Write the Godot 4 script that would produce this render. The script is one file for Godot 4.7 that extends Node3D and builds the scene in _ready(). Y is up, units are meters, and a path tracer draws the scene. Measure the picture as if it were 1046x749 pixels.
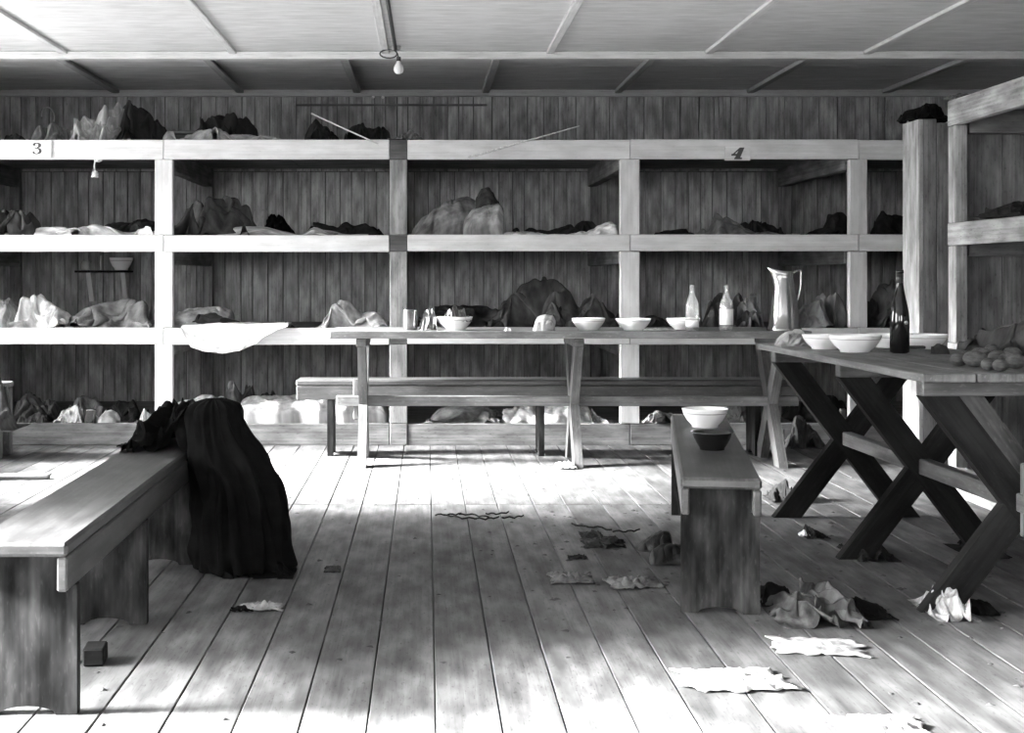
extends Node3D
# A wooden barrack room with three-tier plank bunks, trestle tables and benches. Units are metres; the bunks stand along -z.

const EYE := 1.1
var rng := RandomNumberGenerator.new()
var M := {}
var taken := {}
var nz := FastNoiseLite.new()
var nf := FastNoiseLite.new()

# ---------------------------------------------------------------- measuring (photo survey -> metres)
func X(px, d): return (px - 436.0) / 1420.0 * d
func Y(py, d): return EYE - (py - 282.0) / 1420.0 * d
func Zf(py): return EYE * 1420.0 / (py - 282.0)      # distance of a floor point

# ---------------------------------------------------------------- node helpers
func numbered(called: String) -> String:
	if not taken.has(called):
		taken[called] = 0
		return called
	taken[called] += 1
	return "%s_%03d" % [called, taken[called]]

func thing(called: String, label: String, category: String, at := Vector3.ZERO, turn := 0.0, group := "") -> Node3D:
	var o := Node3D.new()
	o.name = numbered(called)
	add_child(o)
	o.position = at
	o.rotation.y = turn
	o.set_meta("label", label)
	o.set_meta("category", category)
	if group != "":
		o.set_meta("group", group)
	return o

func setting(called: String, label := "", at := Vector3.ZERO) -> Node3D:
	var o := Node3D.new()
	o.name = numbered(called)
	add_child(o)
	o.position = at
	o.set_meta("kind", "structure")
	o.set_meta("label", label)
	o.set_meta("category", called.split("_")[0])
	return o

func part(called: String, mesh: Mesh, mat: Material, parent: Node3D, at := Vector3.ZERO, rot := Vector3.ZERO) -> MeshInstance3D:
	var o := MeshInstance3D.new()
	o.name = called
	o.mesh = mesh
	o.material_override = mat
	parent.add_child(o, true)
	o.position = at
	o.rotation = rot
	return o

# ---------------------------------------------------------------- shapes
# chamfered board; ax = the axis the grain runs along
func plank(size: Vector3, ax := 0, c := 0.004) -> ArrayMesh:
	var st := SurfaceTool.new()
	st.begin(Mesh.PRIMITIVE_TRIANGLES)
	var ou := rng.randf() * 7.0
	var ov := rng.randf() * 7.0
	var h := size * 0.5
	c = minf(c, minf(h.x, minf(h.y, h.z)) * 0.6)
	var face_pt := func(n: int, s: Vector3) -> Vector3:
		var p := Vector3(s.x * (h.x - c), s.y * (h.y - c), s.z * (h.z - c))
		p[n] = s[n] * h[n]
		return p
	var quad := func(a: Vector3, b: Vector3, d: Vector3, e: Vector3, nrm: Vector3):
		var pts := [a, b, d, a, d, e]
		if (b - a).cross(d - a).dot(nrm) > 0.0:
			pts = [a, d, b, a, e, d]
		var m := 0
		for i in 3:
			if absf(nrm[i]) > absf(nrm[m]) + 0.001:
				m = i
		var third := 3 - ax - m if m != ax else 0
		for p in pts:
			var uv: Vector2
			if m == ax:
				uv = Vector2(p[(ax + 1) % 3] * 1.2 + ou, p[(ax + 2) % 3] * 1.5 + ov)
			else:
				uv = Vector2(p[ax] / 2.0 + ou, p[third] / 0.6 + ov + m * 0.37)
			st.set_uv(uv)
			st.set_normal(nrm)
			st.add_vertex(p)
	for n in 3:
		var a := (n + 1) % 3
		var b := (n + 2) % 3
		for s in [-1.0, 1.0]:
			var q := []
			for k in [[-1.0, -1.0], [1.0, -1.0], [1.0, 1.0], [-1.0, 1.0]]:
				var v := Vector3.ZERO
				v[n] = s
				v[a] = k[0]
				v[b] = k[1]
				q.append(face_pt.call(n, v))
			var nr := Vector3.ZERO
			nr[n] = s
			quad.call(q[0], q[1], q[2], q[3], nr)
		for s in [-1.0, 1.0]:
			for t in [-1.0, 1.0]:
				var v0 := Vector3.ZERO
				v0[n] = -1.0; v0[a] = s; v0[b] = t
				var v1 := v0
				v1[n] = 1.0
				var nr := Vector3.ZERO
				nr[a] = s; nr[b] = t
				quad.call(face_pt.call(a, v0), face_pt.call(a, v1), face_pt.call(b, v1), face_pt.call(b, v0), nr.normalized())
	for sx in [-1.0, 1.0]:
		for sy in [-1.0, 1.0]:
			for sz in [-1.0, 1.0]:
				var s := Vector3(sx, sy, sz)
				var p0: Vector3 = face_pt.call(0, s)
				var p1: Vector3 = face_pt.call(1, s)
				var p2: Vector3 = face_pt.call(2, s)
				var tri := [p0, p1, p2]
				if (p1 - p0).cross(p2 - p0).dot(s) > 0.0:
					tri = [p0, p2, p1]
				for p in tri:
					st.set_uv(Vector2(p.x + ou, p.y + ov))
					st.set_normal(s.normalized())
					st.add_vertex(p)
	return st.commit()

# a flat outline (x, y) extruded along z by thickness, centred
func slab(outline: PackedVector2Array, thick: float, grain := Vector2.RIGHT) -> ArrayMesh:
	var st := SurfaceTool.new()
	st.begin(Mesh.PRIMITIVE_TRIANGLES)
	var ou := rng.randf() * 5.0
	var ov := rng.randf() * 5.0
	if Geometry2D.is_polygon_clockwise(outline):
		outline.reverse()
	var uvof := func(p: Vector2) -> Vector2:
		return Vector2(p.dot(grain) / 2.0 + ou, p.cross(grain) / 0.6 + ov)
	var idx := Geometry2D.triangulate_polygon(outline)
	for side in [1.0, -1.0]:
		for t in range(0, idx.size(), 3):
			var tri := [outline[idx[t]], outline[idx[t + 1]], outline[idx[t + 2]]]
			var area: float = (tri[1] - tri[0]).cross(tri[2] - tri[0])
			if (area > 0.0) == (side > 0.0):
				tri.reverse()
			for p in tri:
				st.set_uv(uvof.call(p))
				st.set_normal(Vector3(0, 0, side))
				st.add_vertex(Vector3(p.x, p.y, side * thick * 0.5))
	for i in outline.size():
		var a := outline[i]
		var b := outline[(i + 1) % outline.size()]
		var n := Vector3((b - a).y, -(b - a).x, 0).normalized()
		var pa := Vector3(a.x, a.y, thick * 0.5)
		var pb := Vector3(b.x, b.y, thick * 0.5)
		var qa := pa - Vector3(0, 0, thick)
		var qb := pb - Vector3(0, 0, thick)
		for p in [pa, pb, qb, pa, qb, qa]:
			st.set_normal(n)
			st.set_uv(Vector2(Vector2(p.x, p.y).dot((b - a).normalized()) / 2.0 + ou, p.z / 0.6 + ov + 0.3))
			st.add_vertex(p)
	return st.commit()

func lathe(profile: Array, seg := 28) -> ArrayMesh:
	var st := SurfaceTool.new()
	st.begin(Mesh.PRIMITIVE_TRIANGLES)
	var n := profile.size()
	st.set_smooth_group(0)
	for i in n:
		for k in seg + 1:
			var a := TAU * k / seg
			st.set_uv(Vector2(float(k) / seg, float(i) / n))
			st.add_vertex(Vector3(cos(a) * profile[i][0], profile[i][1], sin(a) * profile[i][0]))
	for i in n - 1:
		for k in seg:
			var a := i * (seg + 1) + k
			var b := a + seg + 1
			for q in [a, b, a + 1, a + 1, b, b + 1]:
				st.add_index(q)
	st.generate_normals()
	return st.commit()

# a tube through points with per-point radius
func tube(pts: Array, r: float, seg := 8) -> ArrayMesh:
	var st := SurfaceTool.new()
	st.begin(Mesh.PRIMITIVE_TRIANGLES)
	st.set_smooth_group(0)
	var n := pts.size()
	var up := Vector3(0.31, 0.2, 0.93).normalized()
	for i in n:
		var d: Vector3 = (pts[mini(i + 1, n - 1)] - pts[maxi(i - 1, 0)]).normalized()
		var a := d.cross(up).normalized()
		var b := d.cross(a)
		for k in seg + 1:
			var t := TAU * k / seg
			st.set_uv(Vector2(float(k) / seg, float(i) * 0.1))
			st.add_vertex(pts[i] + (a * cos(t) + b * sin(t)) * r)
	for i in n - 1:
		for k in seg:
			var a := i * (seg + 1) + k
			var b := a + seg + 1
			for q in [a, a + 1, b, a + 1, b + 1, b]:
				st.add_index(q)
	var c0 := n * (seg + 1)
	st.add_vertex(pts[0])
	st.add_vertex(pts[n - 1])
	for k in seg:
		for q in [c0, k + 1, k, c0 + 1, (n - 1) * (seg + 1) + k, (n - 1) * (seg + 1) + k + 1]:
			st.add_index(q)
	st.generate_normals()
	return st.commit()

func smooth_at(list: Array, x: float) -> float:      # list of [x, y] pairs, eased between them
	if x <= list[0][0]:
		return list[0][1]
	for i in list.size() - 1:
		if x <= list[i + 1][0]:
			var t: float = (x - list[i][0]) / maxf(list[i + 1][0] - list[i][0], 1e-5)
			return lerpf(list[i][1], list[i + 1][1], lerpf(t, smoothstep(0.0, 1.0, t), 0.5))
	return list[-1][1]

func ridge(p: Vector2) -> float:
	var v := 1.0 - absf(nz.get_noise_2d(p.x, p.y)) * 2.2
	return v * v * signf(v)

func fold(p: Vector2) -> float:      # rounded folds with sharp creases between them, about -0.5 .. 0.7
	return sqrt(absf(nf.get_noise_2d(p.x, p.y)) + 0.004) * 1.5 - 0.6

# a heap of cloth: profile = [[x, height], ...] seen from the front, in metres about x = 0
func heap_mesh(prof: Array, depth: float, o := {}) -> ArrayMesh:
	var amp: float = o.get("amp", 0.03) * 1.35
	var freq: float = o.get("freq", 1.0)
	var ang: float = o.get("ang", 0.6)
	var seed_: float = o.get("seed", rng.randf() * 900.0)
	var nu: int = o.get("nu", 84)
	var nv: int = o.get("nv", 34)
	var flat: float = o.get("flat", 1.1)
	var x0: float = prof[0][0]
	var x1: float = prof[-1][0]
	var hm := 0.001
	for p in prof:
		hm = maxf(hm, p[1])
	var pr := RandomNumberGenerator.new()
	pr.seed = int(seed_ * 100.0)
	var pinch := []
	for k in 3:
		pinch.append(Vector2(lerpf(x0, x1, pr.randf_range(0.12 + 0.25 * k, 0.38 + 0.25 * k)), depth * pr.randf_range(-0.05, 0.3)))
	var fan_n := float(pr.randi_range(3, 5))
	var st := SurfaceTool.new()
	st.begin(Mesh.PRIMITIVE_TRIANGLES)
	st.set_smooth_group(0)
	var row := nv + 2
	for i in nu + 1:
		var u := float(i) / nu
		var x := lerpf(x0, x1, u)
		var endf := sqrt(clampf(minf(u, 1.0 - u) / 0.04, 0.0, 1.0))
		var h := maxf(smooth_at(prof, x), 0.004) * maxf(endf, 0.02)
		var dd := depth * (0.45 + 0.55 * sqrt(clampf(h / hm, 0.0, 1.0))) * (0.3 + 0.7 * endf)
		dd *= 1.0 + 0.22 * nf.get_noise_2d(x * 260.0 + seed_, 7.0)
		for k in nv + 1:
			var th := PI * k / nv
			var s := sin(th)
			var c := cos(th)
			var rr := pow(s, flat)
			var across := c * depth * 0.5 + signf(c) * (1.0 - s) * h * 0.5
			var q := Vector2(x * cos(ang) + across * sin(ang), -x * sin(ang) + across * cos(ang)) * 300.0 * freq
			q += Vector2(nf.get_noise_2d(q.x * 0.5 + seed_, q.y * 0.5), nf.get_noise_2d(q.x * 0.5, q.y * 0.5 + seed_)) * 40.0
			# folds that fan out from pinched points near the crown, and long wandering folds between them
			var d := 0.0
			var wsum := 0.0
			for pp: Vector2 in pinch:
				var v := Vector2(x, across) - pp
				var r := v.length()
				var w := exp(-r * 5.0)
				var fan := sqrt(absf(sin(atan2(v.y, v.x) * fan_n + nf.get_noise_2d(r * 300.0 + seed_, pp.x * 900.0) * 2.2)) + 0.01) - 0.62
				d += fan * w * smoothstep(0.0, 0.06, r)
				wsum += w
			d = d / maxf(wsum, 0.2) * amp * 0.75
			d += fold(Vector2(q.x * 0.85 + seed_, q.y * 0.18)) * amp * 0.75
			d += fold(Vector2(q.x * 0.7 + q.y * 1.1, q.y * 0.9 - q.x * 0.25 + seed_ * 1.7)) * amp * 0.3
			d += nf.get_noise_2d(q.x * 2.6, q.y * 2.6 + seed_) * amp * 0.08
			d *= smoothstep(0.0, 0.3, s) * minf(1.0, h / (amp * 1.6)) * maxf(endf, 0.1)
			var y := maxf(h * rr + d * maxf(s, 0.3), 0.0)
			var z := c * dd * 0.5
			if flat < 0.8:
				z *= pow(maxf(absf(c), 0.01), -0.25)
			else:
				z *= 0.8 + 0.28 * (1.0 - s)
			z += d * c
			st.set_uv(Vector2(x * 1.6 + seed_, across * 1.6))
			st.add_vertex(Vector3(x + nf.get_noise_2d(z * 300.0 + seed_, y * 300.0) * 0.015 * endf, y, z))
		st.add_vertex(Vector3(x, 0.0, 0.0))
	for i in nu:
		for k in nv + 1:
			var a := i * row + k
			var b := a + row
			var a2 := i * row + (k + 1) % row
			var b2 := a2 + row
			for q in [a, a2, b, a2, b2, b]:
				st.add_index(q)
	st.generate_normals()
	return st.commit()

# ---------------------------------------------------------------- cloth: a sheet dropped and pushed together until it folds
var CLOTHS := []

func crumple_cloth(sd: int, sx: float, sz: float, dome: Vector3, nx := 40, nzz := 28) -> Dictionary:
	var r := RandomNumberGenerator.new()
	r.seed = sd
	var n2 := FastNoiseLite.new()
	n2.seed = sd
	n2.frequency = 0.9
	n2.fractal_octaves = 2
	var a := 0.042
	# what lies under the sheet: a few long lumps
	var bx := nx * 0.5 * a * sx * 1.06
	var bz := nzz * 0.5 * a * sz * 1.06
	var lumps := []
	for k in 5:
		lumps.append([r.randf_range(-0.55, 0.55) * bx, r.randf_range(-0.5, 0.4) * bz, r.randf() * PI, r.randf_range(0.12, 0.26), r.randf_range(0.05, 0.09), dome.y * r.randf_range(0.5, 1.0)])
	var under := func(x: float, z: float) -> float:
		var h := 0.0
		for l in lumps:
			var dx: float = x - l[0]
			var dz: float = z - l[1]
			var c := cos(l[2])
			var s := sin(l[2])
			var e := pow((dx * c + dz * s) / l[3], 2.0) + pow((dz * c - dx * s) / l[4], 2.0)
			h = maxf(h, l[5] * exp(-e * 0.8))
		return h
	var GN := 40
	var HF := PackedFloat32Array()
	for i in GN:
		for k in GN:
			HF.append(under.call((float(i) / (GN - 1) * 2.0 - 1.0) * bx, (float(k) / (GN - 1) * 2.0 - 1.0) * bz))
	var P := PackedVector3Array()
	for i in nx:
		for k in nzz:
			var x := (i - (nx - 1) * 0.5) * a * sx
			var z := (k - (nzz - 1) * 0.5) * a * sz
			var y: float = 0.03 + under.call(x, z) + 0.16 * absf(n2.get_noise_2d(x * 7.0, z * 4.0)) + r.randf() * 0.01
			P.append(Vector3(x + 0.06 * n2.get_noise_2d(z * 5.0, 50.0), y, z + 0.06 * n2.get_noise_2d(x * 5.0, 90.0)))
	var V := P.duplicate()
	var A := PackedInt32Array()
	var B := PackedInt32Array()
	var L := PackedFloat32Array()
	var K := PackedFloat32Array()
	for i in nx:
		for k in nzz:
			for e in [[1, 0, 0.5], [0, 1, 0.5], [1, 1, 0.25], [1, -1, 0.25], [2, 0, 0.15], [0, 2, 0.15]]:
				var i2: int = i + e[0]
				var k2: int = k + e[1]
				if i2 < nx and k2 >= 0 and k2 < nzz:
					A.append(i * nzz + k)
					B.append(i2 * nzz + k2)
					L.append(a * sqrt(float(e[0] * e[0] + e[1] * e[1])))
					K.append(e[2])
	var m := A.size()
	for step in 90:
		for j in P.size():
			var p := P[j]
			var v := (p - V[j]) * 0.93
			V[j] = p
			p += v + Vector3(0, -0.0016, 0)
			p.x = clampf(p.x, -bx, bx)
			p.z = clampf(p.z, -bz, bz)
			var hf := HF[clampi(int((p.x / bx * 0.5 + 0.5) * GN), 0, GN - 1) * GN + clampi(int((p.z / bz * 0.5 + 0.5) * GN), 0, GN - 1)]
			if p.y < hf:
				p.y = hf
				V[j] = Vector3(lerpf(V[j].x, p.x, 0.5), hf, lerpf(V[j].z, p.z, 0.5))
			if p.y < 0.0:
				p.y = 0.0
				V[j] = Vector3(lerpf(V[j].x, p.x, 0.6), 0.0, lerpf(V[j].z, p.z, 0.6))
			P[j] = p
		for c in m:
			var ia := A[c]
			var ib := B[c]
			var d := P[ib] - P[ia]
			var l := d.length()
			if l > 1e-5:
				d *= (l - L[c]) / l * K[c]
				P[ia] += d
				P[ib] -= d
	for pass_ in 3:      # wool is thick: round the sharpest points off
		var S := P.duplicate()
		for i in range(1, nx - 1):
			for k in range(1, nzz - 1):
				var j := i * nzz + k
				S[j] = P[j] * 0.4 + (P[j - 1] + P[j + 1] + P[j - nzz] + P[j + nzz]) * 0.15
		P = S
	var hi := 0.0
	var env := PackedFloat32Array()
	env.resize(20)
	for p in P:
		hi = maxf(hi, p.y)
		var b := clampi(int((p.x / bx * 0.5 + 0.5) * 20.0), 0, 19)
		env[b] = maxf(env[b], p.y)
	return {"p": P, "nx": nx, "nz": nzz, "bx": bx, "bz": bz, "hi": hi, "env": env}

func cloth_mesh(prof: Array, depth: float, o := {}) -> ArrayMesh:
	var idx: int = o.get("cloth", rng.randi() % CLOTHS.size())
	var C: Dictionary = CLOTHS[idx]
	var fx := -1.0 if rng.randf() < 0.5 else 1.0
	var fz := -1.0 if rng.randf() < 0.5 else 1.0
	var nx: int = C.nx
	var nq: int = C.nz
	var sub: int = o.get("sub", 2)
	var P: PackedVector3Array = C.p
	var x0: float = prof[0][0]
	var x1: float = prof[-1][0]
	var st := SurfaceTool.new()
	st.begin(Mesh.PRIMITIVE_TRIANGLES)
	st.set_smooth_group(0)
	var NX := (nx - 1) * sub
	var NZ := (nq - 1) * sub
	# rows first, then columns, through Catmull-Rom curves
	var R := PackedVector3Array()
	R.resize((NX + 1) * nq)
	for i in NX + 1:
		var i1 := mini(i / sub, nx - 2)
		var t := float(i) / sub - i1
		for k in nq:
			R[i * nq + k] = P[i1 * nq + k].cubic_interpolate(P[(i1 + 1) * nq + k], P[maxi(i1 - 1, 0) * nq + k], P[mini(i1 + 2, nx - 1) * nq + k], t)
	for i in NX + 1:
		for k in NZ + 1:
			var k1 := mini(k / sub, nq - 2)
			var t := float(k) / sub - k1
			var p := R[i * nq + k1].cubic_interpolate(R[i * nq + k1 + 1], R[i * nq + maxi(k1 - 1, 0)], R[i * nq + mini(k1 + 2, nq - 1)], t)
			var u: float = clampf(p.x / C.bx * 0.5 + 0.5, 0.0, 1.0)
			var eb := u * 20.0 - 0.5
			var e0 := clampi(int(floor(eb)), 0, 19)
			var e1 := mini(e0 + 1, 19)
			var e := lerpf(C.env[e0], C.env[e1], clampf(eb - e0, 0.0, 1.0))
			e = maxf(e, C.hi * 0.55)
			if fx < 0.0:
				u = 1.0 - u
			var x := lerpf(x0, x1, u)
			var h := maxf(smooth_at(prof, x), 0.006)
			st.set_uv(Vector2(i, k) * 0.04 / sub)
			st.add_vertex(Vector3(x, maxf(p.y, 0.0) * h / e + 0.001, p.z / C.bz * depth * 0.52 * fz))
	for i in NX:
		for k in NZ:
			var a := i * (NZ + 1) + k
			var b := a + NZ + 1
			var q := [a, b, a + 1, a + 1, b, b + 1]
			if fx * fz < 0.0:
				q = [a, a + 1, b, a + 1, b + 1, b]
			for j in q:
				st.add_index(j)
	st.generate_normals()
	return st.commit()

func make_cloths():
	for k in 6:
		CLOTHS.append(crumple_cloth(k + 1, [0.6, 0.55, 0.7, 0.6, 0.52, 0.66][k], [0.6, 0.62, 0.56, 0.66, 0.52, 0.6][k], Vector3(1, [0.2, 0.24, 0.14, 0.18, 0.22, 0.16][k], 1)))

# cloth on a shelf at height base, distance d, from a front silhouette given in survey points
func heap(called: String, label: String, category: String, mat: String, base: float, d: float, depth: float, pts: Array, o := {}) -> Node3D:
	var xs := []
	for i in range(0, pts.size(), 2):
		xs.append([X(pts[i], d), maxf(Y(pts[i + 1], d) - base, 0.0)])
	var xc: float = (xs[0][0] + xs[-1][0]) * 0.5
	for p in xs:
		p[0] -= xc
	var soft := called in ["blanket_heap", "coat_heap", "rag", "cloth_bundle", "sack", "bed_sheet", "garment", "canvas_cover", "rolled_blanket", "dark_bundle", "paper_heap", "vegetable_scraps", "peelings", "folded_blanket"] and not o.has("plain")
	var mesh := cloth_mesh(xs, depth * 1.15, o) if soft else heap_mesh(xs, depth, o)
	if base in [1.964, 1.346, 0.742, 0.119]:
		d = maxf(d, 9.085 + depth * 0.6)      # keep the cloth behind the ledge
	var n := MeshInstance3D.new()
	n.name = numbered(called)
	n.mesh = mesh
	n.material_override = M[mat]
	add_child(n)
	n.position = Vector3(xc, base, -d)
	n.rotation.y = o.get("turn", 0.0)
	n.set_meta("label", label)
	n.set_meta("category", category)
	if o.has("group"):
		n.set_meta("group", o.group)
	return n

# crumpled sheet (paper or thin cloth) of w by dp metres with lumps of height hgt, lying on y = 0
func crumple(w: float, dp: float, hgt: float, seed_: float, rough := 1.0, t := 0.004, nu := 22, nv := 14) -> ArrayMesh:
	var st := SurfaceTool.new()
	st.begin(Mesh.PRIMITIVE_TRIANGLES)
	st.set_smooth_group(0)
	for side in 2:
		for i in nu + 1:
			for k in nv + 1:
				var u := float(i) / nu * 2.0 - 1.0
				var v := float(k) / nv * 2.0 - 1.0
				var a := atan2(v, u)
				var sh := 1.0 + 0.28 * rough * nz.get_noise_2d(cos(a) * 120.0 + seed_, sin(a) * 120.0)
				var x := u * w * 0.5 * sh
				var z := v * dp * 0.5 * sh
				var q := Vector2(x, z) * 420.0 / maxf(w, 0.12) * 0.35
				var lump := maxf(0.0, fold(q * 1.3 + Vector2(seed_, 0)) * 0.9 + 0.35)
				var rim := 1.0 - 0.75 * maxf(absf(u), absf(v))
				st.set_uv(Vector2(x, z) * 1.7 + Vector2(seed_, 0))
				st.add_vertex(Vector3(x, hgt * lump * rim + (t if side == 0 else 0.0), z))
	var m := (nu + 1) * (nv + 1)
	for i in nu:
		for k in nv:
			var a := i * (nv + 1) + k
			var b := a + nv + 1
			for q in [a, b, a + 1, a + 1, b, b + 1]:
				st.add_index(q)
			for q in [a, a + 1, b, a + 1, b + 1, b]:
				st.add_index(q + m)
	for i in nu:
		for e in [0, nv]:
			var a: int = i * (nv + 1) + e
			var b: int = a + nv + 1
			var q := [a, a + m, b, b, a + m, b + m] if e == 0 else [a, b, a + m, b, b + m, a + m]
			for j in q:
				st.add_index(j)
	for k in nv:
		for e in [0, nu]:
			var a: int = e * (nv + 1) + k
			var b: int = a + 1
			var q := [a, b, a + m, b, b + m, a + m] if e == 0 else [a, a + m, b, b, a + m, b + m]
			for j in q:
				st.add_index(j)
	st.generate_normals()
	return st.commit()

func single(called: String, label: String, category: String, mesh: Mesh, mat: String, at: Vector3, turn := 0.0, group := "") -> MeshInstance3D:
	var n := MeshInstance3D.new()
	n.name = numbered(called)
	n.mesh = mesh
	n.material_override = M[mat]
	add_child(n)
	n.position = at
	n.rotation.y = turn
	n.set_meta("label", label)
	n.set_meta("category", category)
	if group != "":
		n.set_meta("group", group)
	return n

# body built from horizontal rings [y, xc, rx, zc, rz] with vertical folds
func loft(rings: Array, amp: float, folds: float, seed_: float, nu := 72, nv := 44) -> ArrayMesh:
	var st := SurfaceTool.new()
	st.begin(Mesh.PRIMITIVE_TRIANGLES)
	st.set_smooth_group(0)
	for j in nv + 1:
		var t := float(j) / nv * (rings.size() - 1)
		var i0 := mini(int(t), rings.size() - 2)
		var f := t - i0
		var r := []
		for c in 5:
			var p0: float = rings[maxi(i0 - 1, 0)][c]
			var p1: float = rings[i0][c]
			var p2: float = rings[i0 + 1][c]
			var p3: float = rings[mini(i0 + 2, rings.size() - 1)][c]
			r.append(0.5 * (2.0 * p1 + (p2 - p0) * f + (2.0 * p0 - 5.0 * p1 + 4.0 * p2 - p3) * f * f + (3.0 * p1 - p0 - 3.0 * p2 + p3) * f * f * f))
		var wave: float = 1.0 - float(j) / nv
		for k in nu + 1:
			var a := TAU * (k % nu) / nu
			var q := Vector2(cos(a), sin(a)) * folds
			var d: float = fold(q * 60.0 + Vector2(seed_, r[0] * 40.0)) * amp * (0.6 + 0.9 * wave)
			d += nz.get_noise_3d(cos(a) * 160.0, r[0] * 260.0 + seed_, sin(a) * 160.0) * amp * 0.6
			st.set_uv(Vector2(a * 0.4, r[0] * 1.6))
			st.add_vertex(Vector3(r[1] + cos(a) * (maxf(r[2], 0.001) + d), r[0] + (0.5 - wave) * 0.0, r[3] + sin(a) * (maxf(r[4], 0.001) + d)))
	for j in nv:
		for k in nu:
			var a := j * (nu + 1) + k
			var b := a + nu + 1
			for q in [a, a + 1, b, a + 1, b + 1, b]:
				st.add_index(q)
	st.generate_normals()
	return st.commit()

# ---------------------------------------------------------------- materials
func g(v: float) -> Color:
	return Color(v, v, v).linear_to_srgb()

func noise_bytes(seed_: int, f: float, w: int, h: int, fw: int, fh: int, oct := 4) -> PackedByteArray:
	var n := FastNoiseLite.new()
	n.seed = seed_
	n.frequency = f
	n.fractal_octaves = oct
	var im := n.get_seamless_image(w, h)
	im.convert(Image.FORMAT_L8)
	if w != fw or h != fh:
		im.resize(fw, fh, Image.INTERPOLATE_CUBIC)
	return im.get_data()

# wood: grain runs along u. lo..hi are the sRGB-space multipliers of the texture
func wood_texture(seed_: int, grain: float, blotch: float, specks: float, streaks := 0.0, level := 0.82) -> ImageTexture:
	var W := 512
	var a := noise_bytes(seed_, 0.06, 24, 512, W, 512, 5)
	var b := noise_bytes(seed_ + 1, 0.012, W, 512, W, 512, 4)
	var c := noise_bytes(seed_ + 2, 0.09, W, 512, W, 512, 3)
	var e := noise_bytes(seed_ + 3, 0.16, 64, 512, W, 512, 2)
	var out := PackedByteArray()
	out.resize(W * 512 * 3)
	for i in W * 512:
		var v := level + (a[i] - 128) / 128.0 * grain + (b[i] - 128) / 128.0 * blotch
		if c[i] > 176:
			v -= (c[i] - 176) / 79.0 * specks
		if e[i] > 170:
			v -= (e[i] - 170) / 85.0 * streaks
		var k := clampi(int(v * 255.0), 0, 255)
		out[i * 3] = k
		out[i * 3 + 1] = k
		out[i * 3 + 2] = k
	var im := Image.create_from_data(W, 512, false, Image.FORMAT_RGB8, out)
	return ImageTexture.create_from_image(im)

func mat(called: String, v: float, tex: Texture2D = null, rough := 0.8, spec := 0.4) -> StandardMaterial3D:
	var m := StandardMaterial3D.new()
	m.albedo_color = g(v)
	if tex:
		m.albedo_texture = tex
	m.roughness = rough
	m.metallic_specular = spec
	M[called] = m
	return m

func make_materials():
	var t_wall := wood_texture(11, 0.10, 0.20, 0.25, 0.08)
	var t_paint := wood_texture(23, 0.03, 0.06, 0.08, 0.03)
	var t_floor := wood_texture(37, 0.07, 0.24, 0.40, 0.16)
	var t_bench := wood_texture(51, 0.12, 0.22, -0.30, 0.10)
	var t_scuff := wood_texture(59, 0.08, 0.34, -0.18, 0.0, 0.52)
	var t_ceil := wood_texture(67, 0.04, 0.05, 0.04, 0.16)
	var t_cloth := wood_texture(83, 0.05, 0.22, 0.10, 0.0)
	for k in 4:
		mat("wall_%d" % k, [0.45, 0.51, 0.40, 0.48][k], t_wall, 0.75)
		mat("floor_%d" % k, [0.138, 0.16, 0.12, 0.147][k], t_floor, 0.62)
	mat("ticking", 0.27, t_cloth, 0.95, 0.2)
	mat("ticking_pale", 0.36, t_cloth, 0.95, 0.2)
	mat("wall_pale", 0.5, t_wall, 0.75)
	mat("paint", 0.83, t_paint, 0.6)
	mat("raw_post", 0.34, t_wall, 0.75)
	mat("post_block", 0.12, t_wall, 0.75)
	mat("bunk_wood", 0.24, t_wall, 0.75)
	mat("ceiling", 0.9, t_ceil, 0.7)
	mat("trim", 0.55, t_ceil, 0.7)
	mat("bench", 0.085, t_bench, 0.42, 0.5)
	mat("bench_panel", 0.09, t_scuff, 0.7, 0.2)
	mat("table_wood", 0.18, t_bench, 0.55)
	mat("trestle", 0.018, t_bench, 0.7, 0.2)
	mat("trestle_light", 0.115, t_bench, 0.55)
	mat("locker", 0.42, t_wall, 0.75)
	for c in [["cloth_white", 0.78], ["cloth_pale", 0.45], ["cloth_grey", 0.22], ["cloth_mid", 0.085], ["cloth_dark", 0.035], ["cloth_black", 0.008]]:
		var m := mat(c[0], c[1], t_cloth, 0.95, 0.2)
		if c[1] > 0.1:
			m.rim_enabled = true
			m.rim = 0.12
	mat("paper", 0.8, t_cloth, 0.9, 0.2)
	mat("china", 0.82, null, 0.25, 0.5)
	mat("china_stripe", 0.35, null, 0.3, 0.5)
	mat("dark_enamel", 0.008, null, 0.2, 0.6)
	mat("ink", 0.06, null, 0.7)
	mat("card", 0.93, t_paint, 0.8)
	mat("bulb", 0.75, null, 0.15, 0.5)
	mat("iron", 0.05, null, 0.5)
	mat("cord", 0.06, null, 0.8)
	mat("pale_cord", 0.7, null, 0.8)
	mat("bread", 0.55, t_wall, 0.9)
	mat("dark_bread", 0.05, t_wall, 0.95)
	mat("straw", 0.45, null, 0.8)
	mat("potato", 0.1, t_cloth, 0.6)
	mat("leather", 0.018, t_cloth, 0.5)
	var tin := mat("tin", 0.32, null, 0.24, 0.5)
	tin.metallic = 0.95
	var glass := mat("glass", 0.8, null, 0.04, 0.6)
	glass.transparency = BaseMaterial3D.TRANSPARENCY_ALPHA
	glass.albedo_color.a = 0.10
	mat("dark_glass", 0.006, null, 0.08, 0.6)
	mat("label_paper", 0.6, null, 0.8)
	var pane := mat("pane", 0.9, null, 0.02, 0.5)
	pane.transparency = BaseMaterial3D.TRANSPARENCY_ALPHA
	pane.albedo_color.a = 0.06

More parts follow.
